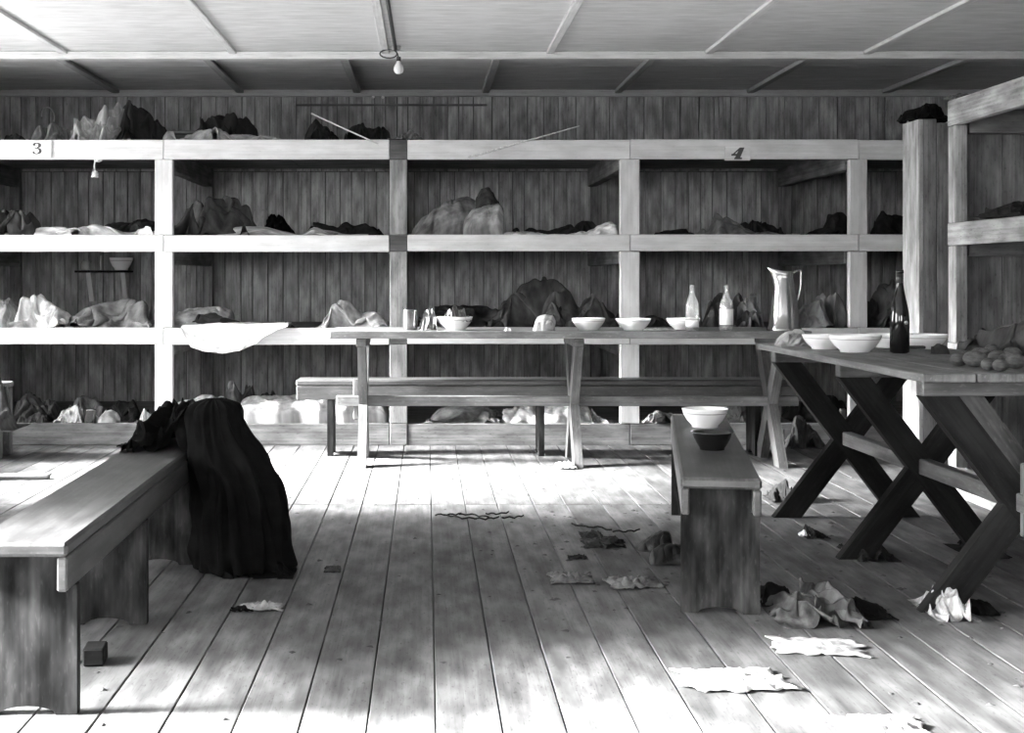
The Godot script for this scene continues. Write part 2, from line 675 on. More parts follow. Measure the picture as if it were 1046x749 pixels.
# ---------------------------------------------------------------- the room
const XL := -3.6
const XR := 4.65
const ZB := -10.95
const ZN := 2.2
const CEIL := 2.565

func wall_with_openings(called: String, label: String, at_x: float, holes: Array, thick: float):
	# a wall in the plane x = at_x running along z from ZB to ZN; holes = [z0, z1, y0, y1]
	var w := setting(called, label)
	var z := ZB
	var list := holes.duplicate()
	list.sort_custom(func(a, b): return a[0] < b[0])
	for hl in list + [[ZN, ZN, 0, 0]]:
		if hl[0] - z > 0.001:
			part("panel", plank(Vector3(thick, CEIL, hl[0] - z), 2, 0.002), M["wall_1"], w, Vector3(at_x, CEIL * 0.5, (z + hl[0]) * 0.5))
		if hl[1] > hl[0]:
			var zl: float = hl[1] - hl[0]
			part("panel", plank(Vector3(thick, hl[2], zl), 2, 0.002), M["wall_1"], w, Vector3(at_x, hl[2] * 0.5, (hl[0] + hl[1]) * 0.5))
			part("panel", plank(Vector3(thick, CEIL - hl[3], zl), 2, 0.002), M["wall_1"], w, Vector3(at_x, (CEIL + hl[3]) * 0.5, (hl[0] + hl[1]) * 0.5))
		z = hl[1]

func window(called: String, label: String, centre: Vector3, w: float, h: float, turn: float):
	var o := setting(called, label, centre)
	o.rotation.y = turn
	var f := 0.06
	for s in [-1, 1]:
		part("frame", plank(Vector3(f, h, 0.08), 1), M.trim, o, Vector3(s * (w - f) * 0.5, 0, 0))
		part("frame", plank(Vector3(w - 2 * f, f, 0.08), 0), M.trim, o, Vector3(0, s * (h - f) * 0.5, 0))
	part("mullion", plank(Vector3(0.05, h - 2 * f, 0.06), 1), M.trim, o)
	part("muntin", plank(Vector3(w - 2 * f, 0.03, 0.04), 0), M.trim, o, Vector3(0, 0.0, 0))
	for sx in [-1, 1]:
		for sy in [-1, 1]:
			part("pane", plank(Vector3((w - 2 * f - 0.05) * 0.5, (h - 2 * f - 0.03) * 0.5, 0.004), 0, 0.0005), M.pane, o, Vector3(sx * (w * 0.25 - f * 0.5 + 0.0125), sy * (h * 0.25 - f * 0.5 + 0.0075), 0))

func build_room():
	# floor of long boards running away from the camera, with two butt joints
	var fl := setting("floor", "worn wooden plank floor strewn with scraps")
	part("subfloor", plank(Vector3(XR - XL + 0.4, 0.05, ZN - ZB + 0.3), 2), M.iron, fl, Vector3((XL + XR) * 0.5, -0.055, (ZN + ZB) * 0.5))
	var x := XL
	var i := 0
	while x < XR - 0.02:
		var w := minf(rng.randf_range(0.152, 0.176), XR - x)
		var joints := [ZN, -2.6 if i % 2 == 0 else -1.4, -6.70, ZB]
		for k in 3:
			var gap := rng.randf_range(0.002, 0.006)
			var l: float = joints[k] - joints[k + 1] - (0.012 if k > 0 else 0.005)
			part("floorboard", plank(Vector3(w - gap, 0.028, l), 2, 0.002), M["floor_%d" % rng.randi_range(0, 3)], fl, Vector3(x + w * 0.5, -0.014 + rng.randf_range(-0.0012, 0.0), (joints[k] + joints[k + 1]) * 0.5))
		x += w
		i += 1
	# back wall of vertical boards: lower course behind the bunks, upper course above the top bunk
	var bw := setting("wall_back", "stained vertical board wall behind the bunks")
	part("backing", plank(Vector3(XR - XL + 0.4, CEIL, 0.08), 0), M.iron, bw, Vector3((XL + XR) * 0.5, CEIL * 0.5, ZB - 0.065))
	x = XL
	while x < XR - 0.02:
		var w := minf(rng.randf_range(0.085, 0.125), XR - x)
		part("board", plank(Vector3(w - rng.randf_range(0.003, 0.007), 1.19, 0.022), 1, 0.003), M["wall_%d" % rng.randi_range(0, 3)], bw, Vector3(x + w * 0.5, 1.325, ZB - 0.011 + rng.randf_range(-0.003, 0.003)))
		part("board", plank(Vector3(w - rng.randf_range(0.003, 0.007), 0.725, 0.022), 1, 0.003), M["wall_%d" % rng.randi_range(0, 3)], bw, Vector3(x + w * 0.5, 0.3625, ZB - 0.011 + rng.randf_range(-0.003, 0.003)))
		x += w
	x = XL
	while x < XR - 0.02:
		var wide := x > 0.3
		var w := minf(rng.randf_range(0.115, 0.15) if wide else rng.randf_range(0.085, 0.12), XR - x)
		var mt: String = "wall_%d" % rng.randi_range(0, 3)
		part("board", plank(Vector3(w - rng.randf_range(0.003, 0.007), CEIL - 1.925, 0.022), 1, 0.003), M[mt], bw, Vector3(x + w * 0.5, (CEIL + 1.925) * 0.5, ZB - 0.011 + rng.randf_range(-0.003, 0.003)))
		x += w
	for px in [577, 736, 898]:
		part("cover_strip", plank(Vector3(0.035, CEIL - 1.99, 0.02), 1, 0.004), M["wall_2"], bw, Vector3((px - 436.0) / 129.7, (CEIL + 1.99) * 0.5, ZB + 0.011))
	for px in [77, 198, 215, 780]:
		part("cover_strip", plank(Vector3(0.05, 1.19, 0.02), 1, 0.004), M["wall_2"], bw, Vector3((px - 436.0) / 129.7, 1.325, ZB + 0.014))
	var tr := setting("trim_1", "pale strip along the top of the board wall")
	part("strip", plank(Vector3(XR - XL, 0.055, 0.03), 0), M.trim, tr, Vector3((XL + XR) * 0.5, CEIL - 0.0285, ZB + 0.018))

	# ceiling: wide panels in bays, thin battens, one cross beam above the bunk front
	var ce := setting("ceiling", "pale boarded ceiling with battens")
	part("roof_deck", plank(Vector3(XR - XL + 0.5, 0.08, ZN - ZB + 0.4), 0), M.trim, ce, Vector3((XL + XR) * 0.5, CEIL + 0.06, (ZN + ZB) * 0.5))
	var near := [XL, -2.36, -1.26, -0.27, 0.80, 1.83, 2.86, 3.9, XR]
	var far := [XL, -2.44, -1.465, -0.547, 0.463, 1.50, 2.54, 3.6, XR]
	var rows := [ZN, -0.4, -3.0, -5.2, -7.1, -9.07]
	for b in near.size() - 1:
		var w: float = near[b + 1] - near[b]
		for r in rows.size() - 1:
			var l: float = rows[r] - rows[r + 1]
			part("panel", plank(Vector3(w - 0.004, 0.02, l - 0.004), 0, 0.002), M.ceiling, ce, Vector3(near[b] + w * 0.5, CEIL + 0.01, (rows[r] + rows[r + 1]) * 0.5))
		if b > 0:
			part("batten", plank(Vector3(0.05, 0.022, ZN + 9.03), 2, 0.004), M.ceiling, ce, Vector3(near[b], CEIL - 0.012, (ZN - 9.03) * 0.5))
	for b in far.size() - 1:
		var w: float = far[b + 1] - far[b]
		for r in 3:
			var l := (10.95 - 9.07) / 3.0
			part("panel", plank(Vector3(w - 0.004, 0.02, l - 0.003), 0, 0.002), M.ceiling, ce, Vector3(far[b] + w * 0.5, CEIL + 0.01, -9.07 - l * (r + 0.5)))
		if b > 0:
			part("batten", plank(Vector3(0.055, 0.03, 1.78), 2, 0.004), M.trim, ce, Vector3(far[b], CEIL - 0.016, -10.02))
	part("beam", plank(Vector3(XR - XL, 0.05, 0.075), 0, 0.006), M.ceiling, ce, Vector3((XL + XR) * 0.5, CEIL - 0.026, -9.07))

	# walls out of the frame, with the windows that light the room
	wall_with_openings("wall_left", "board wall with two windows", XL - 0.06, [WIN_A, WIN_B], 0.12)
	window("window_1", "window near the bunks", Vector3(XL - 0.06, (WIN_A[2] + WIN_A[3]) * 0.5, (WIN_A[0] + WIN_A[1]) * 0.5), WIN_A[1] - WIN_A[0], WIN_A[3] - WIN_A[2], PI / 2)
	window("window_2", "window near the benches", Vector3(XL - 0.06, (WIN_B[2] + WIN_B[3]) * 0.5, (WIN_B[0] + WIN_B[1]) * 0.5), WIN_B[1] - WIN_B[0], WIN_B[3] - WIN_B[2], PI / 2)
	wall_with_openings("wall_right", "plain board wall behind the side bunk", XR + 0.06, [], 0.12)
	var wn := setting("wall_near", "plain board wall at the near end of the room")
	var edges := [XL - 0.12, -2.5, -0.9, 1.4, 3.0, XR + 0.12]
	for k in 5:
		var w: float = edges[k + 1] - edges[k]
		var cx: float = (edges[k] + edges[k + 1]) * 0.5
		if k % 2 == 0:
			part("panel", plank(Vector3(w, CEIL, 0.12), 0, 0.002), M["wall_1"], wn, Vector3(cx, CEIL * 0.5, ZN + 0.06))
		else:
			part("panel", plank(Vector3(w, 0.8, 0.12), 0, 0.002), M["wall_1"], wn, Vector3(cx, 0.4, ZN + 0.06))
			part("panel", plank(Vector3(w, CEIL - 2.3, 0.12), 0, 0.002), M["wall_1"], wn, Vector3(cx, (CEIL + 2.3) * 0.5, ZN + 0.06))
			window("window_%d" % (3 + k / 2), "window in the near end wall", Vector3(cx, 1.55, ZN + 0.06), w, 1.5, 0.0)

const WIN_A := [-8.7, -6.7, 0.7, 2.2]
const WIN_B := [-3.55, -0.9, 0.5, 2.42]

# ---------------------------------------------------------------- bunks
const D0 := 9.03
const TIERS := [1.985, 1.367, 0.763, 0.14]

func build_bunks():
	var b := thing("plank_bunk", "long three-tier plank bunk with pale ledges built along the back wall", "bunk", Vector3(0, 0, -D0))
	var posts := [-3.21, -1.71, -0.185, 1.32, 2.805, 4.3]
	var th := [0.127, 0.108, 0.108, 0.14]
	for t in 4:
		for i in posts.size() - 1:
			var x0: float = posts[i] if i > 0 else XL + 0.005
			var x1: float = posts[i + 1]
			if i == 1:
				x1 -= 0.058
			if i == 2:
				x0 += 0.058
			var wob := rng.randf_range(-0.003, 0.003)
			part("sill" if t == 3 else "ledge", plank(Vector3(x1 - x0 - 0.003, th[t], 0.045), 0, 0.004), M["bunk_wood"] if t == 3 else M.paint, b, Vector3((x0 + x1) * 0.5, TIERS[t] - th[t] * 0.5 + wob, -0.0225 if t < 3 else -0.03))
		for k in 9:
			var zz := -0.06 - 0.2 * (k + 0.5)
			for s in 3:
				var x0: float = [XL + 0.005, -0.98, 1.9][s]
				var x1: float = [-0.98, 1.9, 4.6][s]
				part("platform_plank", plank(Vector3(x1 - x0 - 0.004, 0.024, 0.195), 0, 0.002), M.bunk_wood, b, Vector3((x0 + x1) * 0.5, TIERS[t] - 0.033, zz))
	for i in posts.size():
		var px: float = posts[i]
		if i == 2:   # the unpainted post runs the full height in front of the ledge joints
			for t in 3:
				var y0: float = TIERS[t + 1]
				var y1: float = TIERS[t] - th[t]
				part("post", plank(Vector3(0.114, y1 - y0 - 0.002, 0.09), 1, 0.004), M.raw_post, b, Vector3(px, (y0 + y1) * 0.5, -0.046))
				part("post_block", plank(Vector3(0.112, th[t] - 0.002, 0.09), 0, 0.003), M.post_block, b, Vector3(px, TIERS[t] - th[t] * 0.5, -0.047))
			part("post_block", plank(Vector3(0.112, 0.138, 0.09), 0, 0.003), M.bunk_wood, b, Vector3(px, 0.07, -0.047))
		else:
			for t in 3:
				var y0: float = TIERS[t + 1]
				var y1: float = TIERS[t] - th[t]
				part("post", plank(Vector3(0.115 if i != 3 else 0.125, y1 - y0 - 0.002, 0.06), 1, 0.004), M.paint, b, Vector3(px, (y0 + y1) * 0.5, -0.032))
		part("back_post", plank(Vector3(0.08, 1.94, 0.06), 1), M.bunk_wood, b, Vector3(px, 0.97, -1.83))
		for t in 3:
			part("cross_beam", plank(Vector3(0.07, 0.14, 1.72), 2, 0.005), M.bunk_wood, b, Vector3(px - (0.0 if i < 3 else 0.03), TIERS[t] - 0.047 - 0.072, -0.96))

	# side bunk, its open side facing the tables
	var s := thing("side_bunk", "three-tier plank bunk end with pale ledges beside the trestle table", "bunk", Vector3(2.64, 0, -7.0))
	for t in 4:
		part("sill" if t == 3 else "ledge", plank(Vector3(0.045, [0.127, 0.112, 0.108, 0.14][t], 4.0), 2, 0.004), M["locker"], s, Vector3(0.0225, TIERS[t] - [0.063, 0.056, 0.054, 0.07][t], 1.95))
		for k in 9:
			part("platform_plank", plank(Vector3(0.198, 0.024, 4.0), 2, 0.002), M.bunk_wood, s, Vector3(0.05 + 0.205 * (k + 0.5), TIERS[t] - 0.033, 1.95))
	for zz in [0.0, 1.5, 3.0]:
		for t in 3:
			var y0: float = TIERS[t + 1]
			var y1: float = TIERS[t] - [0.127, 0.112, 0.108][t]
			part("post", plank(Vector3(0.06, y1 - y0 - 0.002, 0.10), 1, 0.004), M.locker, s, Vector3(0.034, (y0 + y1) * 0.5, zz))
			part("cross_beam", plank(Vector3(1.78, 0.12, 0.06), 0, 0.004), M.bunk_wood, s, Vector3(0.97, TIERS[t] - 0.047 - 0.062, zz))
	for k in 10:
		part("end_board", plank(Vector3(0.183, 2.0, 0.022), 1, 0.003), M.bunk_wood, s, Vector3(0.10 + 0.186 * (k + 0.5), 1.0, -0.075))

	# boxed post between the two bunks
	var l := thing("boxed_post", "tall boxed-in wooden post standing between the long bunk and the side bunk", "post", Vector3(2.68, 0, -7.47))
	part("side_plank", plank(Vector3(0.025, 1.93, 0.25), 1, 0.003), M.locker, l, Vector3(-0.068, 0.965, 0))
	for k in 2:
		part("shade_toned_plank", plank(Vector3(0.068, 1.93 - 0.02 * k, 0.022), 1, 0.003), M.bunk_wood, l, Vector3(-0.02 + 0.071 * k, 0.965 - 0.01 * k, 0.113))  # front planks toned darker than the side, shade put into the colour
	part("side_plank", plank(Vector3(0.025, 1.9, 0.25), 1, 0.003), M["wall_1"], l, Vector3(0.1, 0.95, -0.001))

	# number cards on the top ledges
	var c3 := thing("number_card", "white card with a grey numeral 3 on the top ledge", "sign", Vector3(X(38.5, 9.0), Y(152, 9.0), -D0 + 0.0035))
	part("card", plank(Vector3(0.168, 0.106, 0.012), 0, 0.001), M.card, c3, Vector3(0, 0, 0.004))
	var tm := TextMesh.new()
	tm.text = "3"
	var fo := SystemFont.new()
	fo.font_names = PackedStringArray(["Droid Serif"])
	fo.font_weight = 700
	tm.font = fo
	tm.font_size = 16
	tm.pixel_size = 0.0066
	tm.depth = 0.002
	part("numeral", tm, M.ink, c3, Vector3(-0.005, 0.0, 0.0105)).scale = Vector3(1.15, 0.95, 1)
	var c4 := thing("number_card", "white card with a bold black slanted numeral 4 on the top ledge", "sign", Vector3(X(754, 9.0), Y(156.5, 9.0), -D0 + 0.0035))
	part("card", plank(Vector3(0.165, 0.092, 0.012), 0, 0.001), M.card, c4, Vector3(0, 0, 0.004))
	var st := SurfaceTool.new()
	st.begin(Mesh.PRIMITIVE_TRIANGLES)
	for poly in [[[0.27, 0.12], [0.62, 0.12], [0.92, 1.0], [0.60, 1.0]], [[0.02, 0.30], [0.66, 0.30], [0.70, 0.46], [0.04, 0.46]], [[0.02, 0.34], [0.26, 0.46], [0.74, 1.0], [0.60, 1.0]], [[0.22, 0.0], [0.74, 0.0], [0.76, 0.14], [0.24, 0.14]]]:
		var q := PackedVector2Array()
		for p in poly:
			q.append(Vector2((p[0] - 0.45) * 0.095, (p[1] - 0.5) * 0.076))
		st.append_from(slab(q, 0.002), 0, Transform3D.IDENTITY)
	part("numeral", st.commit(), M.ink, c4, Vector3(0.0, 0.0, 0.0112))

# ---------------------------------------------------------------- furniture
func trestle_arm(h: float, half: float, wh: float, thick: float, flip: bool) -> ArrayMesh:
	var o := PackedVector2Array([Vector2(-half, 0), Vector2(-half + wh, 0), Vector2(half, h), Vector2(half - wh, h)])
	if flip:
		for i in 4:
			o[i].x = -o[i].x
	return slab(o, thick, (o[3] - o[0]).normalized())

# table along its local x axis; trestles = local x positions; half = half width of the table
func trestle_table(called: String, label: String, at: Vector3, turn: float, x0: float, x1: float, trestles: Array, half: float, height: float, th: float, top_mat: String, arm_mat: String, rail: Array) -> Node3D:
	var t := thing(called, label, "table", at, turn)
	var n := 4
	var w := (half * 2.0 + 0.02) / n
	for i in n:
		part("top_board", plank(Vector3(x1 - x0 + rng.randf_range(-0.015, 0.0), th, w - 0.004), 0, 0.004), M[top_mat], t, Vector3((x0 + x1) * 0.5, height - th * 0.5, -half - 0.01 + w * (i + 0.5)))
	var h := height - th - 0.05
	for x in trestles:
		part("cleat", plank(Vector3(0.06, 0.049, half * 1.9), 2, 0.004), M.trestle_light, t, Vector3(x, height - th - 0.0255, 0))
		# two halved boards crossing; the second is let in flush
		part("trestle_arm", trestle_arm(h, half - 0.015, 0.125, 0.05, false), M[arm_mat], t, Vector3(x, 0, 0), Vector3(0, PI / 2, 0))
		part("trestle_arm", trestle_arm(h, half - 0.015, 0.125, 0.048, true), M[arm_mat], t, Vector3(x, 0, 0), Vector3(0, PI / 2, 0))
	part("stretcher", plank(Vector3(rail[1] - rail[0], 0.06, 0.045), 0, 0.004), M.trestle_light if arm_mat == "trestle" else M.table_wood, t, Vector3((rail[0] + rail[1]) * 0.5, 0.36, 0.0))
	for x in [trestles[0] - 0.045, trestles[-1] + 0.045]:
		part("peg", plank(Vector3(0.03, 0.24, 0.026), 1, 0.004), M.trestle_light, t, Vector3(x, 0.37, 0.0))
	return t

func bench(label: String, at: Vector3, turn: float, length: float, w: float, height: float, legs: Array) -> Node3D:
	# along local z, from 0 (near end) to -length
	var b := thing("bench", label, "bench", at, turn)
	part("seat", plank(Vector3(w, 0.035, length), 2, 0.008), M.bench, b, Vector3(0, height - 0.0175, -length * 0.5))
	for s in [-1, 1]:
		part("apron", plank(Vector3(0.026, 0.085, length - 0.01), 2, 0.005), M.bench, b, Vector3(s * (w * 0.5 - 0.014), height - 0.036 - 0.0425, -length * 0.5))
	for z in legs:
		var hw := w * 0.5 - 0.001
		var hh := height - 0.0365
		var o := PackedVector2Array([Vector2(-hw, 0), Vector2(-hw * 0.62, 0)])
		for k in 9:
			var a := PI * k / 8.0
			o.append(Vector2(-cos(a) * hw * 0.58, sin(a) * 0.022))
		o.append_array(PackedVector2Array([Vector2(hw * 0.62, 0), Vector2(hw, 0), Vector2(hw, hh - 0.088), Vector2(hw - 0.028, hh - 0.088), Vector2(hw - 0.028, hh), Vector2(-hw + 0.028, hh), Vector2(-hw + 0.028, hh - 0.088), Vector2(-hw, hh - 0.088)]))
		part("leg_panel", slab(o, 0.036, Vector2.UP), M.bench_panel, b, Vector3(0, 0, z))
	return b

func build_furniture():
	trestle_table("trestle_table", "long narrow trestle table laid with bowls and bottles in front of the long bunk", Vector3(0, 0, -8.24), 0.0, -0.56, 2.2, [-0.375, 0.87, 2.04], 0.31, 0.785, 0.042, "table_wood", "trestle_light", [-0.535, 2.2])
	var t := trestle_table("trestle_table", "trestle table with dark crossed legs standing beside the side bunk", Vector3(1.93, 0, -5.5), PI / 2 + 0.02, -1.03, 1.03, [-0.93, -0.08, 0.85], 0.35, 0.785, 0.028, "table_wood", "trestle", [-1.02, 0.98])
	# second diagonal board of the near trestle
	var o := PackedVector2Array([Vector2(-0.20, 0.70), Vector2(-0.08, 0.70), Vector2(0.27, 0.22), Vector2(0.15, 0.22)])
	part("brace", slab(o, 0.03, Vector2(0.35, -0.48).normalized()), M.trestle_light, t, Vector3(-0.82, 0, 0.0), Vector3(0, -PI / 2, 0))

	bench("worn brown bench with a black coat thrown over its end", Vector3(-1.0, 0, -3.38), 0.008, 2.25, 0.25, 0.45, [-0.12, -1.02, -1.93])
	bench("short brown bench carrying a white bowl and a dark bowl", Vector3(0.945, 0, -4.46), -0.158, 2.05, 0.255, 0.45, [-0.085, -1.95])
	bench("long bench standing between the back table and the long bunk", Vector3(-0.8, 0, -8.60), -PI / 2, 3.06, 0.24, 0.465, [-0.21, -1.5, -2.82])
	# stool at the edge of the room
	var s := thing("stool", "pale wooden stool with a grey coat over it", "stool", Vector3(-2.72, 0, -8.45))
	part("seat", plank(Vector3(0.34, 0.03, 0.28), 0, 0.005), M.table_wood, s, Vector3(0, 0.435, 0))
	for q in [[-1, -1], [1, -1], [-1, 1], [1, 1]]:
		part("leg", plank(Vector3(0.05, 0.42, 0.05), 1, 0.004), M.table_wood, s, Vector3(q[0] * 0.14, 0.21, q[1] * 0.1))

# ---------------------------------------------------------------- vessels
func bowl(label: String, at: Vector3, r: float, h: float, dark := false, group := "") -> Node3D:
	var b := thing("bowl", label, "bowl", at, 0.0, group)
	var m: Material = M.dark_enamel if dark else M.china
	var foot := r * (0.55 if not dark else 0.6)
	var prof := [[0.0, 0.004], [foot * 0.92, 0.004], [foot * 0.95, 0.0], [foot * 1.02, 0.0], [foot * 1.04, h * 0.1], [r * 0.78, h * 0.38], [r * 0.92, h * 0.68], [r * 0.98, h * 0.92], [r * (1.0 if not dark else 1.08), h], [r * 0.985, h * 1.01], [r * 0.945, h * 0.93], [r * 0.88, h * 0.68], [r * 0.72, h * 0.38], [r * 0.5, h * 0.17], [0.0, h * 0.12]]
	part("body", lathe(prof, 36), m, b)
	if not dark:
		part("rim_stripe", lathe([[r * 0.935, h * 0.74], [r * 0.95, h * 0.745], [r * 0.963, h * 0.79], [r * 0.952, h * 0.795]], 36), M.china_stripe, b)
	return b

func bottle(label: String, at: Vector3, clear: bool, labelled: int) -> Node3D:
	var b := thing("bottle", label, "bottle", at)
	if clear:
		var h := 0.262
		var r := 0.0385
		part("glass_body", lathe([[0.0, 0.008], [r * 0.8, 0.0], [r, 0.006], [r, h * 0.55], [r * 0.9, h * 0.63], [r * 0.55, h * 0.74], [r * 0.36, h * 0.82], [r * 0.33, h * 0.93], [r * 0.42, h * 0.94], [r * 0.42, h * 0.985], [r * 0.36, h], [r * 0.25, h * 0.99], [r * 0.24, h * 0.82], [r * 0.45, h * 0.73], [r * 0.82, h * 0.62], [r * 0.92, h * 0.54], [r * 0.92, 0.014], [0.0, 0.016]], 28), M.glass, b)
		if labelled == 1:
			part("paper_label", lathe([[r * 1.004, 0.035], [r * 1.015, 0.035], [r * 1.015, 0.125], [r * 1.004, 0.125]], 28), M.label_paper, b)
		else:
			part("paper_label", lathe([[r * 1.004, 0.02], [r * 1.015, 0.02], [r * 1.015, 0.06], [r * 1.004, 0.06]], 28), M.label_paper, b)
	else:
		var h := 0.34
		var r := 0.0385
		part("glass_body", lathe([[0.0, 0.012], [r * 0.75, 0.0], [r, 0.006], [r * 1.0, h * 0.42], [r * 0.93, h * 0.5], [r * 0.62, h * 0.66], [r * 0.42, h * 0.78], [r * 0.36, h * 0.86], [r * 0.34, h * 0.955], [r * 0.42, h * 0.96], [r * 0.42, h * 0.985], [r * 0.34, h], [0.0, h]], 32), M.dark_glass, b)
		part("neck_foil", lathe([[r * 0.385, h * 0.84], [r * 0.40, h * 0.84], [r * 0.37, h * 0.955], [r * 0.355, h * 0.955]], 24), M.iron, b)
		part("seal", lathe([[0.0, 0.0], [0.008, 0.0], [0.008, 0.002], [0.0, 0.003]], 16), M.china_stripe, b, Vector3(r * 0.35, 0.125, r * 0.95), Vector3(PI / 2, 0, 0))
	return b

func build_vessels():
	var tt := 0.7855   # table top
	var grp := "white bowls on the back table"
	bowl("white bowl heaped with peelings on the back table", Vector3(X(464.5, 8.08), tt, -8.08), 0.105, 0.078)
	heap("peelings", "dry leafy peelings piled in the white bowl", "peelings", "cloth_grey", tt + 0.05, 8.08, 0.15, [450, 326, 456, 319, 461, 313, 465, 309, 468, 317, 475, 314, 481, 321, 482, 326], {"amp": 0.022, "freq": 2.6})
	bowl("white bowl beside the round loaf on the back table", Vector3(X(601, 8.06), tt, -8.06), 0.098, 0.07)
	bowl("white bowl standing before the pale post of the long bunk", Vector3(X(647, 8.06), tt, -8.06), 0.102, 0.068)
	bowl("white bowl standing behind the plain clear bottle", Vector3(X(698, 8.2), tt, -8.2), 0.1, 0.066)
	bottle("plain clear glass bottle with a low label in front of a white bowl", Vector3(X(707, 8.0), tt, -8.0), true, 0)
	bottle("clear glass bottle with a tall pale label on the back table", Vector3(X(742, 7.98), tt, -7.98), true, 1)
	# loaf with a knobbly crust
	single("bread_loaf", "round pale loaf with cracked crust on the back table", "bread", heap_mesh([[-0.062, 0.0], [-0.06, 0.05], [-0.04, 0.082], [0.0, 0.09], [0.04, 0.082], [0.058, 0.05], [0.06, 0.0]], 0.12, {"amp": 0.006, "freq": 3.2, "flat": 0.5}), "bread", Vector3(X(555.5, 8.0), tt, -8.0))
	# tin mug
	var cup := thing("tin_mug", "tall dull tin mug at the end of the back table", "mug", Vector3(X(419, 8.1), tt, -8.1))
	part("body", lathe([[0.0, 0.003], [0.04, 0.0], [0.042, 0.003], [0.042, 0.114], [0.0435, 0.118], [0.040, 0.117], [0.039, 0.006], [0.0, 0.006]], 28), M.tin, cup)
	var hp := []
	for k in 9:
		var a := -PI / 2 + PI * k / 8.0
		hp.append(Vector3(-0.041 - cos(a) * 0.0, 0.06 + sin(a) * 0.035, -cos(a) * 0.03))
	part("handle", tube(hp, 0.004), M.tin, cup, Vector3(0.041, 0, -0.04))
	heap("vegetable_scraps", "pale leafy scraps between the tin mug and the bowl of peelings", "scraps", "cloth_pale", tt, 8.1, 0.12, [427, 338, 429, 325, 434, 318, 440, 314, 445, 316, 447, 338], {"amp": 0.03, "freq": 2.5})
	# enamel jug
	var j := thing("jug", "tall shiny metal water jug with a curved handle on the back table", "jug", Vector3(X(801, 8.0), tt, -8.0))
	var jp := [[0.0, 0.006], [0.092, 0.0], [0.096, 0.006], [0.094, 0.02], [0.088, 0.03], [0.082, 0.10], [0.074, 0.18], [0.062, 0.25], [0.052, 0.30], [0.05, 0.325], [0.056, 0.35], [0.054, 0.351], [0.048, 0.325], [0.05, 0.30], [0.06, 0.25], [0.08, 0.10], [0.085, 0.02], [0.0, 0.016]]
	# spout: pull the lip outwards and up on one side
	var mdt := MeshDataTool.new()
	mdt.create_from_surface(lathe(jp, 40), 0)
	for i in mdt.get_vertex_count():
		var v := mdt.get_vertex(i)
		if v.y > 0.27:
			var k := clampf((v.y - 0.27) / 0.08, 0.0, 1.0)
			var side := pow(maxf(0.0, -v.x / maxf(Vector2(v.x, v.z).length(), 0.001)), 3.0)
			v.x -= side * k * 0.045
			v.y += side * k * 0.014 - (1.0 - side) * k * k * 0.008
		mdt.set_vertex(i, v)
	var jm := ArrayMesh.new()
	mdt.commit_to_surface(jm)
	var jst := SurfaceTool.new()
	jst.create_from(jm, 0)
	jst.generate_normals()
	part("body", jst.commit(), M.tin, j)
	var hc := Curve3D.new()
	for p in [[0.045, 0.325, 0.02, 0.015], [0.082, 0.345, 0.02, -0.002], [0.096, 0.31, 0.0, -0.04], [0.088, 0.22, -0.01, -0.04], [0.068, 0.165, -0.01, -0.015]]:
		hc.add_point(Vector3(p[0], p[1], 0), Vector3(-p[2], -p[3], 0), Vector3(p[2], p[3], 0))
	part("handle", tube(Array(hc.tessellate(4, 3)), 0.0075), M.tin, j)
	part("base_hoop", lathe([[0.0945, 0.0], [0.099, 0.002], [0.098, 0.014], [0.093, 0.016]], 40), M.tin, j)
	single("paper_scrap", "flat pale paper lying between two white bowls on the back table", "paper", crumple(0.17, 0.12, 0.012, 41.0), "paper", Vector3(X(672, 8.05), tt, -8.05))
	single("crust", "small bread crust lying before the brown blankets on the back table", "bread", heap_mesh([[-0.02, 0.0], [-0.01, 0.016], [0.012, 0.014], [0.02, 0.0]], 0.03, {"amp": 0.006, "freq": 4.0}), "bread", Vector3(X(518, 7.99), tt, -7.99))

	# right-hand table
	bowl("white bowl at the far corner of the crossed-leg table beside the rag", Vector3(X(842, 6.0), tt, -6.0), 0.095, 0.062)
	bowl("large white bowl with a striped rim in front of the smaller one", Vector3(X(873.5, 5.76), tt, -5.76), 0.108, 0.07)
	bowl("white bowl half hidden behind the dark wine bottle", Vector3(X(908, 6.12), tt, -6.12), 0.1, 0.06)
	bowl("white bowl standing by the dark lump of bread", Vector3(X(944, 6.02), tt, -6.02), 0.1, 0.062)
	bottle("dark wine bottle with a slender neck on the crossed-leg table", Vector3(X(919, 5.66), tt, -5.66), false, 0)
	single("bread_piece", "small dark lump of bread beside the dark wine bottle", "bread", heap_mesh([[-0.036, 0.0], [-0.03, 0.028], [0.0, 0.04], [0.028, 0.03], [0.035, 0.0]], 0.06, {"amp": 0.005, "freq": 3.0, "flat": 0.5}), "dark_bread", Vector3(X(959.5, 5.62), tt, -5.62))
	var sk := thing("knife", "thin dark knife lying behind the wine bottle", "knife", Vector3(X(925, 5.95), tt + 0.001, -5.95), 0.15)
	part("blade", plank(Vector3(0.10, 0.003, 0.018), 0, 0.001), M.tin, sk, Vector3(-0.05, 0.004, 0))
	part("handle", plank(Vector3(0.09, 0.014, 0.018), 0, 0.004), M.iron, sk, Vector3(0.045, 0.008, 0))
	var pr := RandomNumberGenerator.new()
	pr.seed = 5
	var spots := [[980, 372, 8], [988, 368, 7], [996, 373, 10], [1006, 369, 9], [1010, 377, 8], [1019, 371, 9], [1022, 378, 8], [1029, 372, 8], [1038, 375, 9], [1000, 365, 7], [1013, 363, 8], [1034, 366, 8]]
